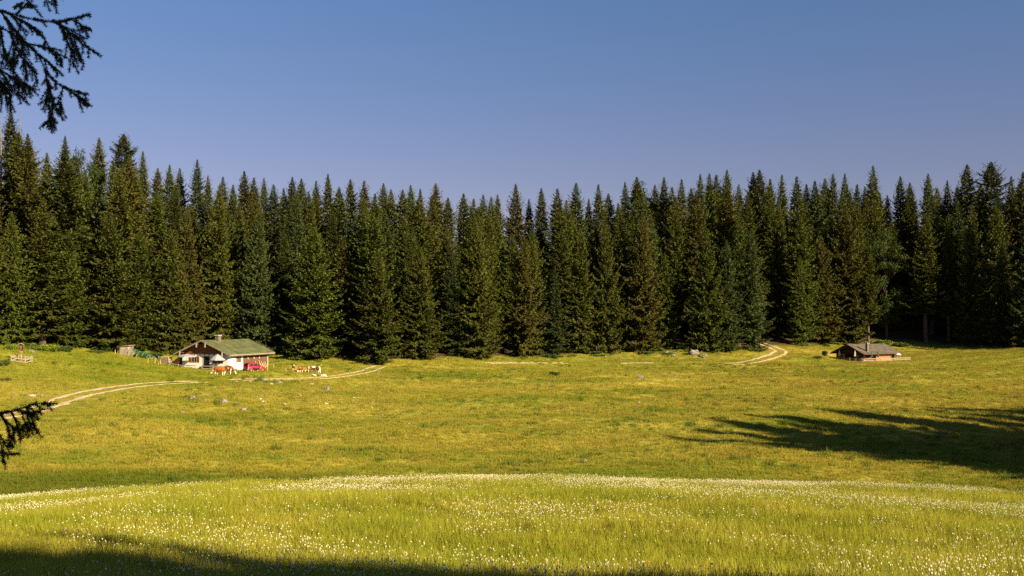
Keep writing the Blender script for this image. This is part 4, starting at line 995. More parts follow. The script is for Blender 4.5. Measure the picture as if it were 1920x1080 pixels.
# ------------------------------------------------------------------ red car
def build_car():
    x, d = ground_hit(477, 699.5, 140)
    e_ = empty('parked_car', (x, d, Hs(x, d) - .02), R(90 - 42)); red = mat('red_car_paint', (.36, .010, .010), .3, .5); red.node_tree.nodes['Principled BSDF'].inputs['Coat Weight'].default_value = .6
    blk = mat('black_trim', (.02, .02, .02), .6, .3); gl = M['glass']; tyre = mat('tyre_rubber', (.02, .02, .02), .9, .1); rim = mat('wheel_rim', (.45, .45, .45), .35, .5, metallic=.8)
    hw = .79
    prof = [(-1.78, .42, .80), (-1.74, .30, .98), (-1.55, .24, 1.00), (-.6, .22, .98), (.5, .22, .96), (1.0, .22, .93), (1.45, .24, .84), (1.70, .30, .72), (1.76, .40, .62)]
    mb = MB(); rings = []
    for xx, zb, zt in prof:
        w = hw * (1 - .10 * max(0, abs(xx) - 1.3) / .45)
        ring = [(xx, -w * .90, zb), (xx, w * .90, zb), (xx, w, zb + .12), (xx, w * 1.0, (zb + zt) / 2), (xx, w * .96, zt - .05), (xx, w * .86, zt), (xx, -w * .86, zt), (xx, -w * .96, zt - .05), (xx, -w * 1.0, (zb + zt) / 2), (xx, -w, zb + .12)]; rings.append(ring)
    mb.rings(rings); body = part(mb, 'body', red, e_, True)
    gp = [(-1.72, .98, .70, .99), (-1.60, .97, .66, 1.47), (-1.30, .97, .63, 1.57), (-.3, .96, .64, 1.60), (.25, .95, .62, 1.54), (.95, .92, .60, .96)]
    mb = MB(); rings = []
    for xx, zb, w, zt in gp:
        rings.append([(xx, -hw * .93, zb - .03), (xx, hw * .93, zb - .03), (xx, w + (hw * .93 - w) * .1, zt - .06 if zt > 1.1 else zt), (xx, w * .86, zt), (xx, -w * .86, zt), (xx, -w - (hw * .93 - w) * .1, zt - .06 if zt > 1.1 else zt)])
    mb.rings(rings); part(mb, 'cabin', red, e_)
    for s in (-1, 1):
        for a, b, c_, d_, t in ((-1.45, -.62, -1.36, -.62, 'w'), (-.54, .12, -.54, .10, 'w'), (.18, .72, .18, .26, 'w')):
            mb = MB(); y0, y1 = s * (hw * .925 + .012), s * (.66 + .012)
            mb.add([(a, y0, 1.0), (b, y0, 1.0), (d_, y1, 1.45), (c_, y1, 1.45), (a, y0 - s * .03, 1.0), (b, y0 - s * .03, 1.0), (d_, y1 - s * .03, 1.45), (c_, y1 - s * .03, 1.45)], [(0, 1, 2, 3), (4, 7, 6, 5), (0, 4, 5, 1), (1, 5, 6, 2), (2, 6, 7, 3), (3, 7, 4, 0)]); part(mb, 'side_window', gl, e_)
        mb = MB(); mb.box(-1.77, -1.60, s * .70 - .07, s * .70 + .07, .86, 1.38) if 0 else mb.bar((-1.79, s * .70, .85), (-1.69, s * .64, 1.38), .10, .06, up=(1, 0, 0)); part(mb, 'tail_light', mat('tail_light', (.5, .03, .02), .2, .5), e_)
        mb = MB(); mb.bar((1.68, s * .58, .70), (1.60, s * .58, .82), .26, .1, up=(1, 0, 0)); part(mb, 'headlight', rim, e_)
        mb = MB(); mb.bar((-1.2, s * (hw + .012), .50), (1.1, s * (hw + .012), .50), .03, .10); part(mb, 'side_moulding', blk, e_)
        mb = MB(); mb.box(.55, .75, s * .80 - .10, s * .80 + .10, 1.0, 1.13); part(mb, 'wing_mirror', red, e_)
        for xx in (-1.15, 1.15):
            mb = MB(); mb.tube([(xx, s * .60, .30), (xx, s * .81, .30)], .30, 16); wh = part(mb, 'wheel', tyre, e_)
            mb = MB(); mb.tube([(xx, s * .805, .30), (xx, s * .825, .30)], .19, 12); part(mb, 'rim', rim, wh)
    mb = MB(); mb.add([(-1.735, -.55, 1.03), (-1.735, .55, 1.03), (-1.63, .50, 1.43), (-1.63, -.50, 1.43), (-1.70, -.55, 1.03), (-1.70, .55, 1.03), (-1.60, .50, 1.43), (-1.60, -.50, 1.43)], [(0, 1, 2, 3), (4, 7, 6, 5), (0, 4, 5, 1), (1, 5, 6, 2), (2, 6, 7, 3), (3, 7, 4, 0)]); part(mb, 'rear_window', gl, e_)
    mb = MB(); mb.add([(.97, -.60, .99), (.97, .60, .99), (.30, .54, 1.50), (.30, -.54, 1.50), (.94, -.6, .97), (.94, .6, .97), (.27, .54, 1.48), (.27, -.54, 1.48)], [(0, 1, 2, 3), (4, 7, 6, 5), (0, 4, 5, 1), (1, 5, 6, 2), (2, 6, 7, 3), (3, 7, 4, 0)]); part(mb, 'windscreen', gl, e_)
    mb = MB(); mb.box(-1.86, -1.66, -.74, .74, .36, .56); part(mb, 'rear_bumper', mat('grey_bumper', (.25, .2, .2), .6, .3), e_)
    mb = MB(); mb.box(-1.80, -1.765, -.26, .26, .66, .77); part(mb, 'number_plate', M['parasol_white'], e_)
    tag(e_, 'small red hatchback seen from behind, parked by the barn wall', 'car')
build_car()

# ------------------------------------------------------------------ cows and dog
def hide_mat(name, base, white_amt, seed):
    m = bpy.data.materials.new(name); m.use_nodes = True; n, l = m.node_tree.nodes, m.node_tree.links; b = n['Principled BSDF']; b.inputs['Roughness'].default_value = .8; b.inputs['Specular IOR Level'].default_value = .15
    t = n.new('ShaderNodeTexCoord'); sp_ = n.new('ShaderNodeSeparateXYZ'); l.new(t.outputs['Object'], sp_.inputs[0])
    mp = n.new('ShaderNodeMapping'); mp.inputs['Location'].default_value = (seed, seed * 2, 0); l.new(t.outputs['Object'], mp.inputs[0])
    nz = n.new('ShaderNodeTexNoise'); nz.inputs['Scale'].default_value = 1.7; nz.inputs['Detail'].default_value = 2; l.new(mp.outputs[0], nz.inputs['Vector'])
    leg = math_node(n, l, 'LESS_THAN', sp_.outputs[2], .52); face = math_node(n, l, 'GREATER_THAN', sp_.outputs[0], 1.32); pat = math_node(n, l, 'GREATER_THAN', nz.outputs[0], 1 - white_amt)
    w = math_node(n, l, 'MAXIMUM', math_node(n, l, 'MAXIMUM', leg, face), pat)
    l.new(mixc(n, l, w, base, (.66, .58, .48)), b.inputs['Base Color']); return m

def quadruped(name, px, py, rz, base, white, seed, label, cat, s=1.0, graze=True, group=None):
    x, d = ground_hit(px, py, 140)
    def el(c, ry, rz_): return [(c[0], c[1] + ry * math.cos(q), c[2] + rz_ * math.sin(q)) for q in np.linspace(0, 2 * math.pi, 14, endpoint=False)]
    mb = MB()
    mb.rings([el(c, a, b) for c, a, b in (((-.86, 0, 1.12), .10, .14), ((-.78, 0, 1.06), .24, .30), ((-.45, 0, 1.00), .32, .36), ((0, 0, .95), .36, .40), ((.38, 0, .98), .31, .38), ((.68, 0, 1.03), .22, .30), ((.80, 0, 1.06), .12, .18))])
    if graze: nk = [((.62, 0, 1.10), .17, .24), ((.88, 0, .98), .14, .20), ((1.10, 0, .74), .12, .16), ((1.24, 0, .52), .11, .13)]; hd = [(1.18, 0, .60), (1.30, 0, .42), (1.42, 0, .22), (1.50, 0, .10)]; hr = [.10, .125, .095, .075]
    else: nk = [((.62, 0, 1.12), .17, .24), ((.90, 0, 1.22), .14, .19), ((1.10, 0, 1.36), .12, .15)]; hd = [(1.05, 0, 1.42), (1.22, 0, 1.42), (1.42, 0, 1.30), (1.54, 0, 1.22)]; hr = [.10, .125, .10, .075]
    mb.rings([el(*k) for k in nk]); mb.tube(hd, hr, 12)
    hp = Vector(hd[0])
    for sd_ in (-1, 1):
        mb.tube([hp + Vector((.02, sd_ * .08, .04)), hp + Vector((.0, sd_ * .25, .03))], [.06, .03], 6)
        mb.tube([hp + Vector((-.04, sd_ * .07, .08)), hp + Vector((-.02, sd_ * .17, .20))], [.035, .015], 6)
    for xx, yy, o in ((.52, .18, .06), (.48, -.18, -.08)):   # forelegs: knee is a wrist
        mb.tube([(xx, yy, .95), (xx + o * .5, yy, .62), (xx + o, yy, .42), (xx + o * .8, yy, .12), (xx + o * .9 + .03, yy, -.03)], [.14, .09, .065, .05, .065], 10)
    for xx, yy, o in ((-.62, .19, .05), (-.58, -.19, -.10)):  # hind legs with hock pointing back
        mb.tube([(xx, yy, 1.0), (xx + .12 + o * .4, yy, .72), (xx - .10 + o, yy, .44), (xx - .04 + o, yy, .14), (xx + o, yy, -.03)], [.20, .13, .07, .05, .065], 10)
    mb.tube([(-.85, 0, 1.20), (-.95, 0, 1.05), (-.95, .02, .62), (-.94, .02, .45)], [.04, .03, .022, .045], 6)
    if cat == 'cow': mb.tube([(-.42, 0, .72), (-.40, 0, .50)], [.16, .08], 8)
    o = part(mb, name, hide_mat(label[:20], base, white, seed), None, True)
    o.location = (x, d, Hs(x, d) + .02); o.rotation_euler = (0, 0, rz); o.scale = (s, s, s)
    md = o.modifiers.new('skin', 'REMESH'); md.mode = 'VOXEL'; md.voxel_size = .035; md.use_smooth_shade = True
    tag(o, label, cat, group); return o
BR = (.30, .085, .018)
quadruped('cow', 411, 706, R(172), BR, .30, 1, 'brown cow grazing with head to the left in front of the farmhouse', 'cow', 1.02, True, 'grazing cows')
quadruped('cow', 430, 705, R(-28), (.27, .075, .018), .42, 4, 'brown and white cow grazing beside the other, head to the right', 'cow', .98, True, 'grazing cows')
quadruped('cow', 551, 693.5, R(-78), (.22, .05, .018), .38, 7, 'dark brown calf facing the camera, leftmost of the four by the white stones', 'calf', .85, False, 'grazing cows')
quadruped('cow', 563, 695.5, R(-100), (.18, .042, .016), .40, 9, 'dark brown cow with white belly, second of the four by the white stones', 'cow', .9, True, 'grazing cows')
quadruped('cow', 584, 695, R(165), (.24, .06, .018), .52, 12, 'brown and white cow grazing to the left, third of the four', 'cow', .9, True, 'grazing cows')
quadruped('cow', 597, 697, R(-65), (.26, .07, .018), .50, 15, 'brown and white cow turned towards the white stones, rightmost of the four', 'cow', .9, True, 'grazing cows')
quadruped('dog', 480, 704, R(15), (.035, .018, .012), .18, 21, 'dark brown dog standing in the grass before the red car', 'dog', .55, False)

# ------------------------------------------------------------------ rocks
def rock_mesh(seed, m):
    bm = bmesh.new(); bmesh.ops.create_icosphere(bm, subdivisions=3, radius=1); r = random.Random(seed); of = Vector((r.uniform(0, 50), r.uniform(0, 50), 0))
    for v in bm.verts:
        c = v.co.copy(); k = mnoise.cell(c * 1.3 + of) * .22 + mnoise.noise(c * 1.1 + of) * .35 + mnoise.noise(c * 2.9 + of) * .16 + mnoise.noise(c * 7 + of) * .05
        v.co = c * (1 + k); v.co.z *= .72
    me = bpy.data.meshes.new('rock'); bm.to_mesh(me); bm.free(); me.materials.append(m); return me
RM = [rock_mesh(s, M['rock']) for s in (1, 2, 3, 4, 5)]; RW = [rock_mesh(s, M['pale_rock']) for s in (7, 8)]
def rock(px, py, wpx, label, pale=False, group='stones in the pasture', d0=66):
    x, d = ground_hit(px, py, d0); s = wpx * d / F / 2
    o = link('rock', random.choice(RW if pale else RM), None, (x, d, Hs(x, d) + s * .18), (random.uniform(-.3, .3), random.uniform(-.3, .3), random.uniform(0, 6.28)), (s, s * random.uniform(.8, 1.1), s * random.uniform(.75, 1.05)))
    tag(o, label, 'rock', group); return o
for a in ((496, 716, 17, 'largest grey boulder, below the red car beside the track'), (467, 719, 9, 'small grey rock left of the largest boulder'), (444, 720, 10, 'grey rock at the track below the two grazing cows'),
          (522, 723, 15, 'flat grey rock right of the largest boulder'), (519, 717, 9, 'pale rock just above the flat grey one'), (582, 723, 12, 'low flat stone below the left white stone'), (611, 736, 14, 'grey rock at the upper end of the rocky strip'),
          (420, 757, 16, 'rounded grey boulder standing alone on the slope below the farmhouse'), (440, 758, 9, 'small rock just right of the rounded boulder'), (374, 747, 16, 'upper rock of the cluster left of the rounded boulder'),
          (360, 753, 13, 'left rock of the cluster left of the rounded boulder'), (383, 755, 8, 'lower right stone of the cluster left of the rounded boulder'), (344, 770, 9, 'dark rock farthest left on the slope below the cluster'),
          (457, 769, 11, 'pale rock below and right of the rounded boulder'), (724, 764, 9, 'upright stone right at the end of the rocky strip'), (713, 760, 7, 'small stone touching the upright stone'), (602, 800, 9, 'pale stone lying lowest in mid slope'),
          (740, 798, 8, 'small rock low on the slope, left of a dark tuft'), (768, 796, 9, 'low stone right of the lower slope rock'), (1096, 870, 11, 'pale rock at the far rim of the cotton grass'), (1196, 752, 8, 'lone pale stone in the middle of the pasture'),
          (1202, 710, 12, 'left of two flat stones in the middle pasture'), (1266, 708, 9, 'right of two flat stones in the middle pasture'), (1450, 763, 7, 'small stone left of the large shadow'), (240, 709, 8, 'stone in the grass above the left track'),
          (710, 699, 8, 'pale stone beside the end of the left track'), (1375, 659, 7, 'pale stone under the trees left of the gravel bend'), (1072, 664, 13, 'long grey stone at the forest edge by the brush pile'), (1248, 663, 11, 'left rock of the heap before the dark gap'),
          (1262, 666, 10, 'lower left rock of the heap before the dark gap'), (1300, 664, 20, 'broad rock of the heap before the dark gap'), (1318, 667, 14, 'right rock of the heap before the dark gap'), (57, 662, 14, 'grey boulder right behind the wayside shrine'), (1637, 648, 12, 'reddish rock on the bank behind the log hut'),
          (78, 743, 10, 'pale stone on the grass left of the track bend'), (26, 746, 6, 'small pale stone at the far left above the track')):
    rock(*a)
rock(590, 706.5, 8, 'left of the two white stones near the calves', True); rock(607, 706, 10, 'larger, right one of the two white stones near the calves', True)
r_ = random.Random(11)
for k in range(34):
    px = r_.uniform(470, 720); py = 740 + (px - 470) * .06 + r_.uniform(-16, 24); rock(px, py, r_.uniform(2.5, 6.5), 'little stone scattered in the rocky strip below the track', r_.random() < .35, 'little stones of the rocky strip')
for k in range(16):
    px = r_.uniform(980, 1420); py = r_.uniform(664, 674); rock(px, py, r_.uniform(2.5, 5), 'little stone along the foot of the forest in mid picture', r_.random() < .35, 'little stones at the forest foot')

# ------------------------------------------------------------------ wayside shrine, shed with net, posts, log, brush
x, d = ground_hit(40, 681, 100); z = Hs(x, d)
e_ = empty('wayside_shrine', (x, d, z), R(12))
mb = MB(); mb.bar((0, 0, -.4), (0, 0, 2.75), .10); part(mb, 'post', 'wood_grey', e_)
mb = MB(); mb.box(-.24, .24, -.06, -.052, 1.75, 2.65); mb.box(-.24, -.20, -.3, -.06, 1.75, 2.62); mb.box(.20, .24, -.3, -.06, 1.75, 2.62); part(mb, 'shrine_case', 'wood_dark', e_)
mb = MB(); mb.bar((-.36, -.18, 2.62), (.0, -.18, 2.80), .5, .05, up=(0, 0, 1)); mb.bar((.36, -.18, 2.62), (.0, -.18, 2.80), .5, .05); part(mb, 'shrine_roof', 'wood_grey', e_)
mb = MB(); mb.bar((0, -.1, 1.85), (0, -.1, 2.5), .05); mb.bar((-.15, -.1, 2.28), (.15, -.1, 2.28), .05); part(mb, 'crucifix', 'wood_pale', e_)
mb = MB(); [mb.tube([(.12 * math.cos(k), -.2 + .08 * math.sin(k), 1.45), (.2 * math.cos(k), -.2 + .13 * math.sin(k), 1.68)], [.05, .02], 5) for k in range(7)]; part(mb, 'flowers', mat('pink_flowers', (.5, .16, .14), .8), e_)
tag(e_, 'wooden wayside shrine on a post inside a small fence', 'shrine')
q = [(x - 1.0, d - .9), (x + 1.05, d - .9), (x + 1.1, d + .9), (x - .95, d + .9), (x - 1.0, d - .9)]
rail_fence(q, 'little square rail fence around the wayside shrine', 2.0, .95, (.3, .72), lean=.08)

x, d = ground_hit(233, 664, 100); z = Hs(x, d)
e_ = empty('garden_shed', (x, d, z), R(-14))
mb = MB(); mb.box(-.95, .75, 0, 1.6, -.4, 1.55); part(mb, 'core_wall', 'wood_dark', e_)
part(board_wall(-.95, .75, lambda q_: 1.5, -.3, -.01, .05, .2, 'x', 21), 'front_boards', 'wood_grey', e_)['kind'] = 'stuff'
part(board_wall(0, 1.6, lambda q_: 1.5, -.3, .76, .05, .2, 'y', 22), 'side_boards', 'wood_grey', e_)['kind'] = 'stuff'
mb = MB(); mb.box(-.75, .05, -.09, -.065, 1.0, 1.4); part(mb, 'window', 'stone_cap', e_)
mb = MB(); mb.bar((-1.25, .8, 1.52), (1.0, .8, 1.78), 2.1, .08); part(mb, 'roof', 'wood_grey', e_)
tag(e_, 'small grey board shed at the foot of the forest left of the farmhouse', 'shed')
ne = empty('net_enclosure', L2W(e_, .9, .2, 0), R(-14)); o0 = ne.location.copy()
hoops = []
for k in range(6):
    t = k / 5; wx, wy = L2W(e_, .95 + 4.6 * t, .2 + .3 * t)[:2]; zg = Hs(wx, wy); hh = 1.65 - .95 * t
    hoops.append([Vector(L2W(e_, .95 + 4.6 * t, yy)) for yy in (-.2, 1.6)] + [zg, hh])
inv = ne.matrix_basis.inverted()
def toL(v): return Matrix.Rotation(-ne.rotation_euler.z, 4, 'Z') @ (Vector(v) - o0)
for a, b, zg, hh in hoops:
    pts = []
    for j in range(9):
        u = j / 8; p = a.lerp(b, u); pts.append(toL((p.x, p.y, zg + hh * math.sin(math.pi * (.08 + .84 * u)) ** .6)))
    mb = MB(); mb.tube(pts, .035, 5); part(mb, 'hoop', 'wood_grey', ne)
mb = MB()
def hp_(t, u):
    i = min(int(t * 5), 4); f = t * 5 - i; res = []
    for hpx in (hoops[i], hoops[i + 1]):
        a, b, zg, hh = hpx; p = a.lerp(b, u); res.append(Vector((p.x, p.y, zg + hh * math.sin(math.pi * (.08 + .84 * u)) ** .6)))
    v = res[0].lerp(res[1], f); v.z += .03; return toL(v)
for k in range(41): mb.tube([hp_(k / 40, j / 8) for j in range(9)], .012, 3, False)
for j in range(17): mb.tube([hp_(k / 20, j / 16) for k in range(21)], .012, 3, False)
part(mb, 'green_netting', 'net', ne)['kind'] = 'stuff'
tag(ne, 'green netted enclosure sloping down from the small shed', 'enclosure')

def post(px, py, h, label, lean=(0, 0), m='wood_pale'):
    x, d = ground_hit(px, py, 100); mb = MB(); mb.tube([(0, 0, -.4), (lean[0] * .5, lean[1], h * .5), (lean[0], lean[1], h)], [.075, .07, .06], 7)
    o = part(mb, 'fence_post', m, None); o.location = (x, d, Hs(x, d)); tag(o, label, 'post', 'wooden fence posts'); return o
for a in ((216, 661, .95, 'leftmost pale fence post left of the small shed'), (221, 661, .9, 'second pale fence post left of the small shed', (.12, 0)), (227, 662, .8, 'slanting pale post just before the shed', (.4, 0)), (250, 665, .7, 'short post at the foot of the netting next to the shed', (.1, 0)),
          (255, 668, .85, 'leaning post before the middle of the netting', (.18, 0)), (267, 668, .9, 'straight post before the lower netting'), (281, 672, .8, 'post at the low end of the netting'), (277, 682, 1.0, 'stout pale post standing free below the netting', (.06, 0)),
          (290, 682, 1.05, 'second stout pale post, halfway from netting to firewood', (.08, 0)), (297, 684, .5, 'short stump post left of the firewood'), (301, 683, 1.0, 'tall post nearest the firewood stack'), (536, 702, .8, 'thin post in the grass left of the calves'), (501, 702, .8, 'thin post just right of the red car'), (513, 690, .7, 'thin post right of the barn corner')):
    post(*a)
x, d = ground_hit(58, 744, 90); mb = MB(); mb.tube([(-.7, 0, .14), (0, .02, .15), (.55, 0, .13)], [.16, .15, .14], 10); o = part(mb, 'fallen_log', 'wood_grey', None, True); o.location = (x, d, Hs(x, d)); tag(o, 'grey log lying in the grass above the left track', 'log')

def brush_pile(px, py, w, h, seed, label):
    x, d = ground_hit(px, py, 150); r = random.Random(seed); mb = MB()
    for k in range(170):
        a = r.uniform(0, 6.28); c = Vector((r.gauss(0, w * .28), r.gauss(0, .8), 0)); zz = max(.05, h * (1 - (c.x / w) ** 2 * 3.5) * r.uniform(.1, 1)); l_ = r.uniform(.6, 1.6)
        dv = Vector((math.cos(a), math.sin(a) * .5, r.uniform(-.2, .3))) * l_; mb.tube([c + Vector((0, 0, zz)) - dv * .5, c + Vector((0, 0, zz)) + dv * .5], [.035, .012], 4)
    o = part(mb, 'brush_pile', mat('red_brown_brush', (.17, .075, .035), .9, .1, 3, .4), None); o.location = (x, d, Hs(x, d)); tag(o, label, 'brush pile')
brush_pile(1068, 657, 5.0, 1.1, 4, 'red brown pile of dead brushwood at the forest edge')
brush_pile(1468, 642, 4.0, .7, 6, 'brown brushwood on the ground where the track enters the forest')

# ------------------------------------------------------------------ bushes along the forest edge
def bush_mesh(seed, leaf=.16, n=2600, flat=.7):
    r = np.random.default_rng(seed); mb = MB(); V, T = [], []
    cl = [(np.array([r.normal(0, .42), r.normal(0, .42), r.uniform(.25, .75)]), r.uniform(.25, .42)) for _ in range(14)]
    for c, _ in cl: mb.tube([(0, 0, -.2), tuple(c * np.array([.6, .6, .5])), tuple(c)], [.03, .02, .008], 4, False)
    for i in range(n):
        c, cr = cl[r.integers(14)]; dd = r.normal(0, 1, 3); dd /= np.linalg.norm(dd); p = c + dd * cr * r.uniform(.4, 1.1); p[2] = max(.02, p[2] * flat)
        u = r.normal(0, 1, 3); u[2] += .4; u /= np.linalg.norm(u); v = np.cross(u, r.normal(0, 1, 3)); v /= np.linalg.norm(v) + 1e-9; s = leaf * r.uniform(.6, 1.3)
        V.append([p, p + u * s * .5 + v * s * .3, p + u * s, p + u * s * .5 - v * s * .3]); T.append(r.random())
    fo = quads_mesh('foliage', np.array(V), M['leaves'], attr=np.array(T)); st = bpy.data.meshes.new('stems'); st.from_pydata(mb.v, [], mb.f); st.materials.append(M['bark']); st.update(); return fo, st
BU = [bush_mesh(41), bush_mesh(42), bush_mesh(43)]
def bush(px, py, wpx, hpx, colr, label, group='bushes along the forest foot', d0=66):
    x, d = ground_hit(px, py, d0); s = wpx * d / F / 1.6; e_ = empty('bush', (x, d, Hs(x, d) - .05), random.uniform(0, 6.28)); hh = hpx * d / F / .95
    e_.scale = (s, s, hh); fo, st = random.choice(BU); f_ = link('foliage', fo, e_); f_.color = (*colr, 1); link('stems', st, e_)
    tag(e_, label, 'bush', group)
G1, G2, G3 = (.14, .19, .022), (.06, .095, .022), (.10, .125, .03)
for a in ((88, 657, 34, 18, G1, 'bright yellow green bush at the foot of the trunk right of the shrine'), (25, 657, 26, 14, G1, 'yellow green bush just left of the wayside shrine'), (120, 656, 36, 13, G2, 'dark low bush right of the bright one by the shrine'), (55, 653, 18, 10, G3, 'reddish green bush behind the shrine boulder'),
          (190, 655, 34, 10, G2, 'dark low bush left of the shed posts'), (262, 650, 30, 16, G3, 'green bush behind the netted enclosure'), (300, 655, 30, 15, G2, 'dark bush on the slope above the firewood stack'), (306, 676, 16, 8, G2, 'small dark bush between posts and firewood'),
          (540, 664, 24, 15, G2, 'dark green bush between the barn corner and the conical spruce'), (520, 660, 14, 8, G3, 'light bush right behind the barn corner'), (935, 659, 24, 12, G3, 'light green bush at the forest edge left of the brownish layered spruce'), (830, 662, 22, 13, G3, 'light green bush between two front spruces right of the track end'),
          (1040, 706, 15, 9, G2, 'single dark green bush alone in the middle pasture'), (1232, 657, 24, 7, G1, 'bright low bush at the left of the dark gap'), (1283, 657, 26, 10, G1, 'bright low bush in the dark gap'), (1655, 650, 34, 12, G1, 'bright green bush on the bank behind the log hut chimney'), (1690, 652, 30, 10, G3, 'green bush on the bank right behind the log hut'),
          (1545, 668, 9, 12, G2, 'small upright dark bush at the left end of the log hut deck'), (1534, 673, 16, 7, G3, 'low bush left of the log hut railing'), (8, 690, 22, 14, G3, 'pale bush at the left edge below the shrine'), (8, 718, 18, 10, G3, 'lower pale bush at the left edge'), (1620, 652, 24, 8, G3, 'light bush just behind the log hut ridge')):
    bush(*a)

r_ = random.Random(77); wx = sorted(r_.uniform(130, 1900) for _ in range(34))
wl_ = ordinal_labels(wx, 'low weeds at the forest foot, {} right of {}', 'low weeds at the forest foot, {} left of {}')
for px in wx:
    if 1425 < px < 1475 or 330 < px < 512: continue
    d = float(np.interp(px, EDGE[:, 0], EDGE[:, 1])) - random.uniform(1.5, 4.5); x = (px - 960) * d / F; w_ = random.uniform(1.2, 2.6)
    e_ = empty('bush', (x, d, Hs(x, d) - .05), random.uniform(0, 6.28)); e_.scale = (w_, w_, random.uniform(.5, 1.5)); fo, st = random.choice(BU)
    f_ = link('foliage', fo, e_); f_.color = (*random.choice([G1, G2, G3, G3]), 1); link('stems', st, e_); tag(e_, wl_[px], 'bush', 'weeds along the forest foot')

# ------------------------------------------------------------------ near spruce: trunk left of the picture, boughs reaching into it
M['near_needles'] = mat('near_needles', (.030, .042, .016), .6, .25)
M['near_bark'] = mat('near_bark', (.04, .03, .022), .95, .1, 8, .4, .6)
NX, NY = -6.6, 7.0
near = empty('near_spruce', (NX, NY, Hs(NX, NY)))
nz0 = near.location.z
def NP(px, py, d): v = P(px, py - (10 if py < 400 else 0), d); return np.array([v[0] - NX, v[1] - NY, v[2] - nz0])
mb = MB(); mb.tube([(0, 0, -.5), (.03, 0, 2), (0, .05, 8), (0, 0, 16), (0, 0, 23)], [.34, .26, .2, .12, .03], 12); part(mb, 'trunk', 'near_bark', near, True)
rn = np.random.default_rng(31)
def needles_on(pts, rad, V, rate=1200, nl=.018):
    """needles all round a shoot"""
    pts = np.array(pts); seg = np.diff(pts, axis=0); ln = np.linalg.norm(seg, axis=1); tot = ln.sum(); n = max(8, int(tot * rate)); cum = np.concatenate([[0], np.cumsum(ln)])
    t = rn.uniform(0, tot, n); i = np.clip(np.searchsorted(cum, t) - 1, 0, len(seg) - 1); f = (t - cum[i]) / ln[i]; p = pts[i] + seg[i] * f[:, None]; d = seg[i] / ln[i][:, None]
    q = rn.normal(0, 1, (n, 3)); q -= d * (q * d).sum(1)[:, None]; q /= np.linalg.norm(q, axis=1)[:, None]
    nd = d * .55 + q * .85; nd /= np.linalg.norm(nd, axis=1)[:, None]; l = nl * rn.uniform(.75, 1.2, n)[:, None]; w = np.cross(nd, q + rn.normal(0, .4, (n, 3))); w /= np.linalg.norm(w, axis=1)[:, None]
    V.append(np.stack([p - w * .0016, p + w * .0016, p + nd * l + w * .0010, p + nd * l - w * .0010], 1))
def bough(lines, depth, fill, name='bough', thick=.02):
    V = []; mb = MB(); root_b = None
    for li, (pl, lv) in enumerate(lines):
        pts = [NP(px, py, depth + dd) for px, py, dd in pl]
        # finer
        pp = smooth3(pts); n = len(pp); mb.tube(pp, [max(.0025, thick * (1 - .95 * k / (n - 1)) * lv) for k in range(n)], 6)
        needles_on(pp[int(n * (.35 if lv > .8 else .1)):], .02, V, 1000)
        for k in range(1, n):
            if pp[k][0] + NX < -4.6: continue
            for rep_ in range(fill):
                if rn.random() > .62: continue
                d = pp[k] - pp[k - 1]; d /= np.linalg.norm(d) + 1e-9; s = rn.choice([-1, 1]); lat = np.cross(d, [0, 1, 0]) * s; L = rn.uniform(.05, .19) * (1.1 - .8 * k / n)
                dr = d * .75 + lat * .5 + np.array([0, rn.normal(0, .5), -.35]); dr /= np.linalg.norm(dr)
                p0 = pp[k]; p1 = p0 + dr * L * .5; p2 = p1 + (dr + np.array([0, 0, -.25])) * L * .5; sh = [p0, p1, p2]; mb.tube(sh, [.003, .0025, .0015], 4, False); needles_on(sh, .02, V)
                if L > .12:
                    for s2 in (-1, 1):
                        d2 = dr * .8 + np.cross(dr, [0, 1, 0]) * s2 * .5 + np.array([0, rn.normal(0, .3), -.2]); d2 /= np.linalg.norm(d2); l2 = L * rn.uniform(.3, .55); sh2 = [p1, p1 + d2 * l2]; mb.tube(sh2, [.002, .0012], 3, False); needles_on(sh2, .02, V)
    b = part(mb, name, 'near_bark', near); me = quads_mesh('needles', np.concatenate(V), M['near_needles']); link('needles', me, b); return b
def smooth3(pts, step=.05):
    pts = np.array(pts, float); P0 = np.vstack([2 * pts[0] - pts[1], pts, 2 * pts[-1] - pts[-2]]); out = []
    for i in range(len(pts) - 1):
        k = max(2, int(np.linalg.norm(pts[i + 1] - pts[i]) / step)); u = np.linspace(0, 1, k, endpoint=False)[:, None]; a, b, c, d = P0[i], P0[i + 1], P0[i + 2], P0[i + 3]
        out.append(.5 * (2 * b + (c - a) * u + (2 * a - 5 * b + 4 * c - d) * u**2 + (3 * b - a - 3 * c + d) * u**3))
    return np.vstack(out + [pts[-1:]])
T0 = (960 + NX * F / NY)
bough([([(T0, -260, 0), (-400, -90, .1), (-120, 0, .1), (0, 30, 0), (60, 46, 0), (110, 50, 0), (140, 44, -.1), (163, 38, -.1)], 1.0), ([(100, 50, 0), (128, 68, -.05), (155, 92, -.1), (176, 108, -.1)], .4), ([(112, 52, 0), (126, 86, .1), (134, 112, .1), (138, 137, .1)], .35),
       ([(128, 70, 0), (142, 100, .1), (157, 127, .1)], .3), ([(30, 38, 0), (50, 18, .1), (68, 22, .1)], .35), ([(10, 32, 0), (60, 60, .2), (85, 85, .3), (92, 100, .3)], .4), ([(130, 45, 0), (150, 55, 0), (160, 62, 0)], .3), ([(0, 10, 0), (25, -2, 0), (52, 2, .1)], .4), ([(60, -30, 0), (90, -8, 0), (103, 5, 0)], .4), ([(0, 30, 0), (30, 70, .2), (45, 110, .3), (48, 150, .3)], .4)], 7.0, 3)
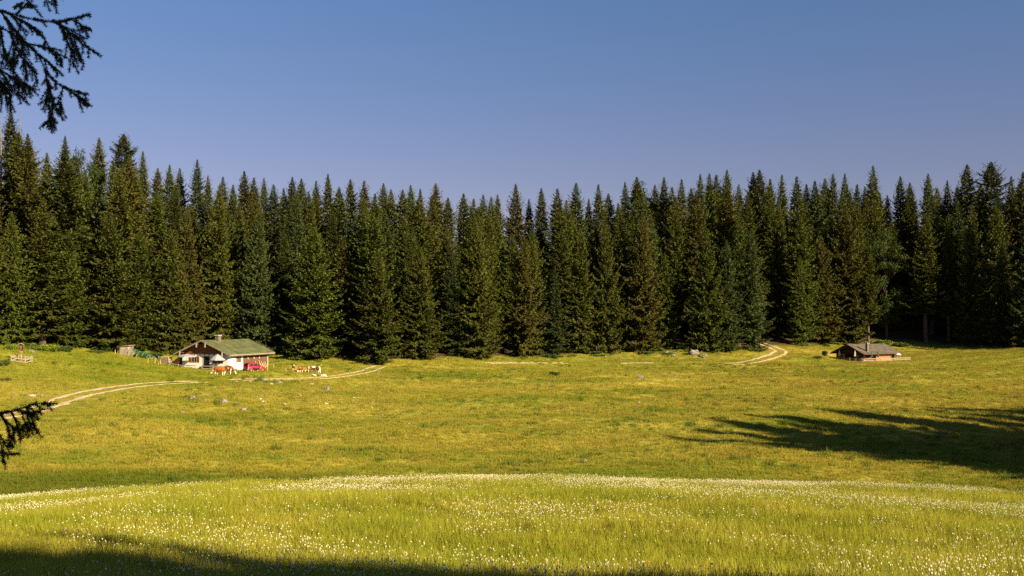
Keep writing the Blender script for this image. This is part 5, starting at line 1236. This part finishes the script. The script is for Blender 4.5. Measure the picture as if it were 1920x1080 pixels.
bough([([(T0, -160, .2), (-350, -20, .2), (-120, 40, .2), (0, 62, .1), (42, 88, .1), (72, 114, 0), (84, 140, 0), (104, 164, 0), (130, 178, -.05), (157, 186, -.1)], 1.0), ([(72, 112, 0), (93, 128, .1), (107, 145, .1)], .35), ([(84, 138, 0), (90, 176, 0), (93, 212, 0), (102, 243, 0)], .35), ([(92, 205, 0), (92, 228, 0), (88, 238, 0)], .2),
       ([(88, 168, 0), (100, 198, .05), (111, 224, .1)], .3), ([(118, 172, 0), (115, 192, 0), (113, 210, 0)], .25), ([(130, 178, 0), (144, 192, 0), (153, 202, 0)], .3), ([(20, 72, 0), (35, 110, .1), (60, 140, .1), (70, 160, .1)], .4), ([(0, 62, 0), (10, 110, .2), (30, 150, .2), (32, 165, .2)], .4), ([(50, 92, 0), (90, 100, .1), (115, 118, .1)], .35)], 7.1, 3)
bough([([(T0, -60, -.2), (-300, 70, -.2), (-60, 118, -.1), (0, 140, 0), (28, 163, 0), (54, 178, 0)], 1.0), ([(0, 140, 0), (18, 170, 0), (38, 197, 0)], .4), ([(-20, 135, 0), (2, 175, 0), (20, 202, .1)], .4), ([(-15, 130, 0), (-2, 170, 0), (3, 206, 0)], .4), ([(10, 148, 0), (35, 160, .1), (45, 168, .1)], .3)], 6.9, 3)
bough([([(T0, 640, -.9), (-400, 735, -.9), (-120, 772, -.8), (0, 775, -.8), (35, 766, -.8), (65, 758, -.8), (88, 758, -.8)], 1.0), ([(20, 770, -.8), (32, 795, -.8), (40, 822, -.8)], .4), ([(48, 762, -.8), (58, 782, -.8), (64, 798, -.8)], .4), ([(0, 775, -.8), (14, 800, -.8), (18, 830, -.8)], .4), ([(-20, 775, -.8), (-5, 810, -.8), (4, 842, -.8)], .4), ([(-40, 800, -.8), (-10, 845, -.8), (16, 852, -.8)], .4), ([(30, 768, -.8), (50, 775, -.8), (70, 772, -.8)], .3)], 6.9, 3)
tag(near, 'dark spruce boughs hanging into the upper left and left edge', 'tree')
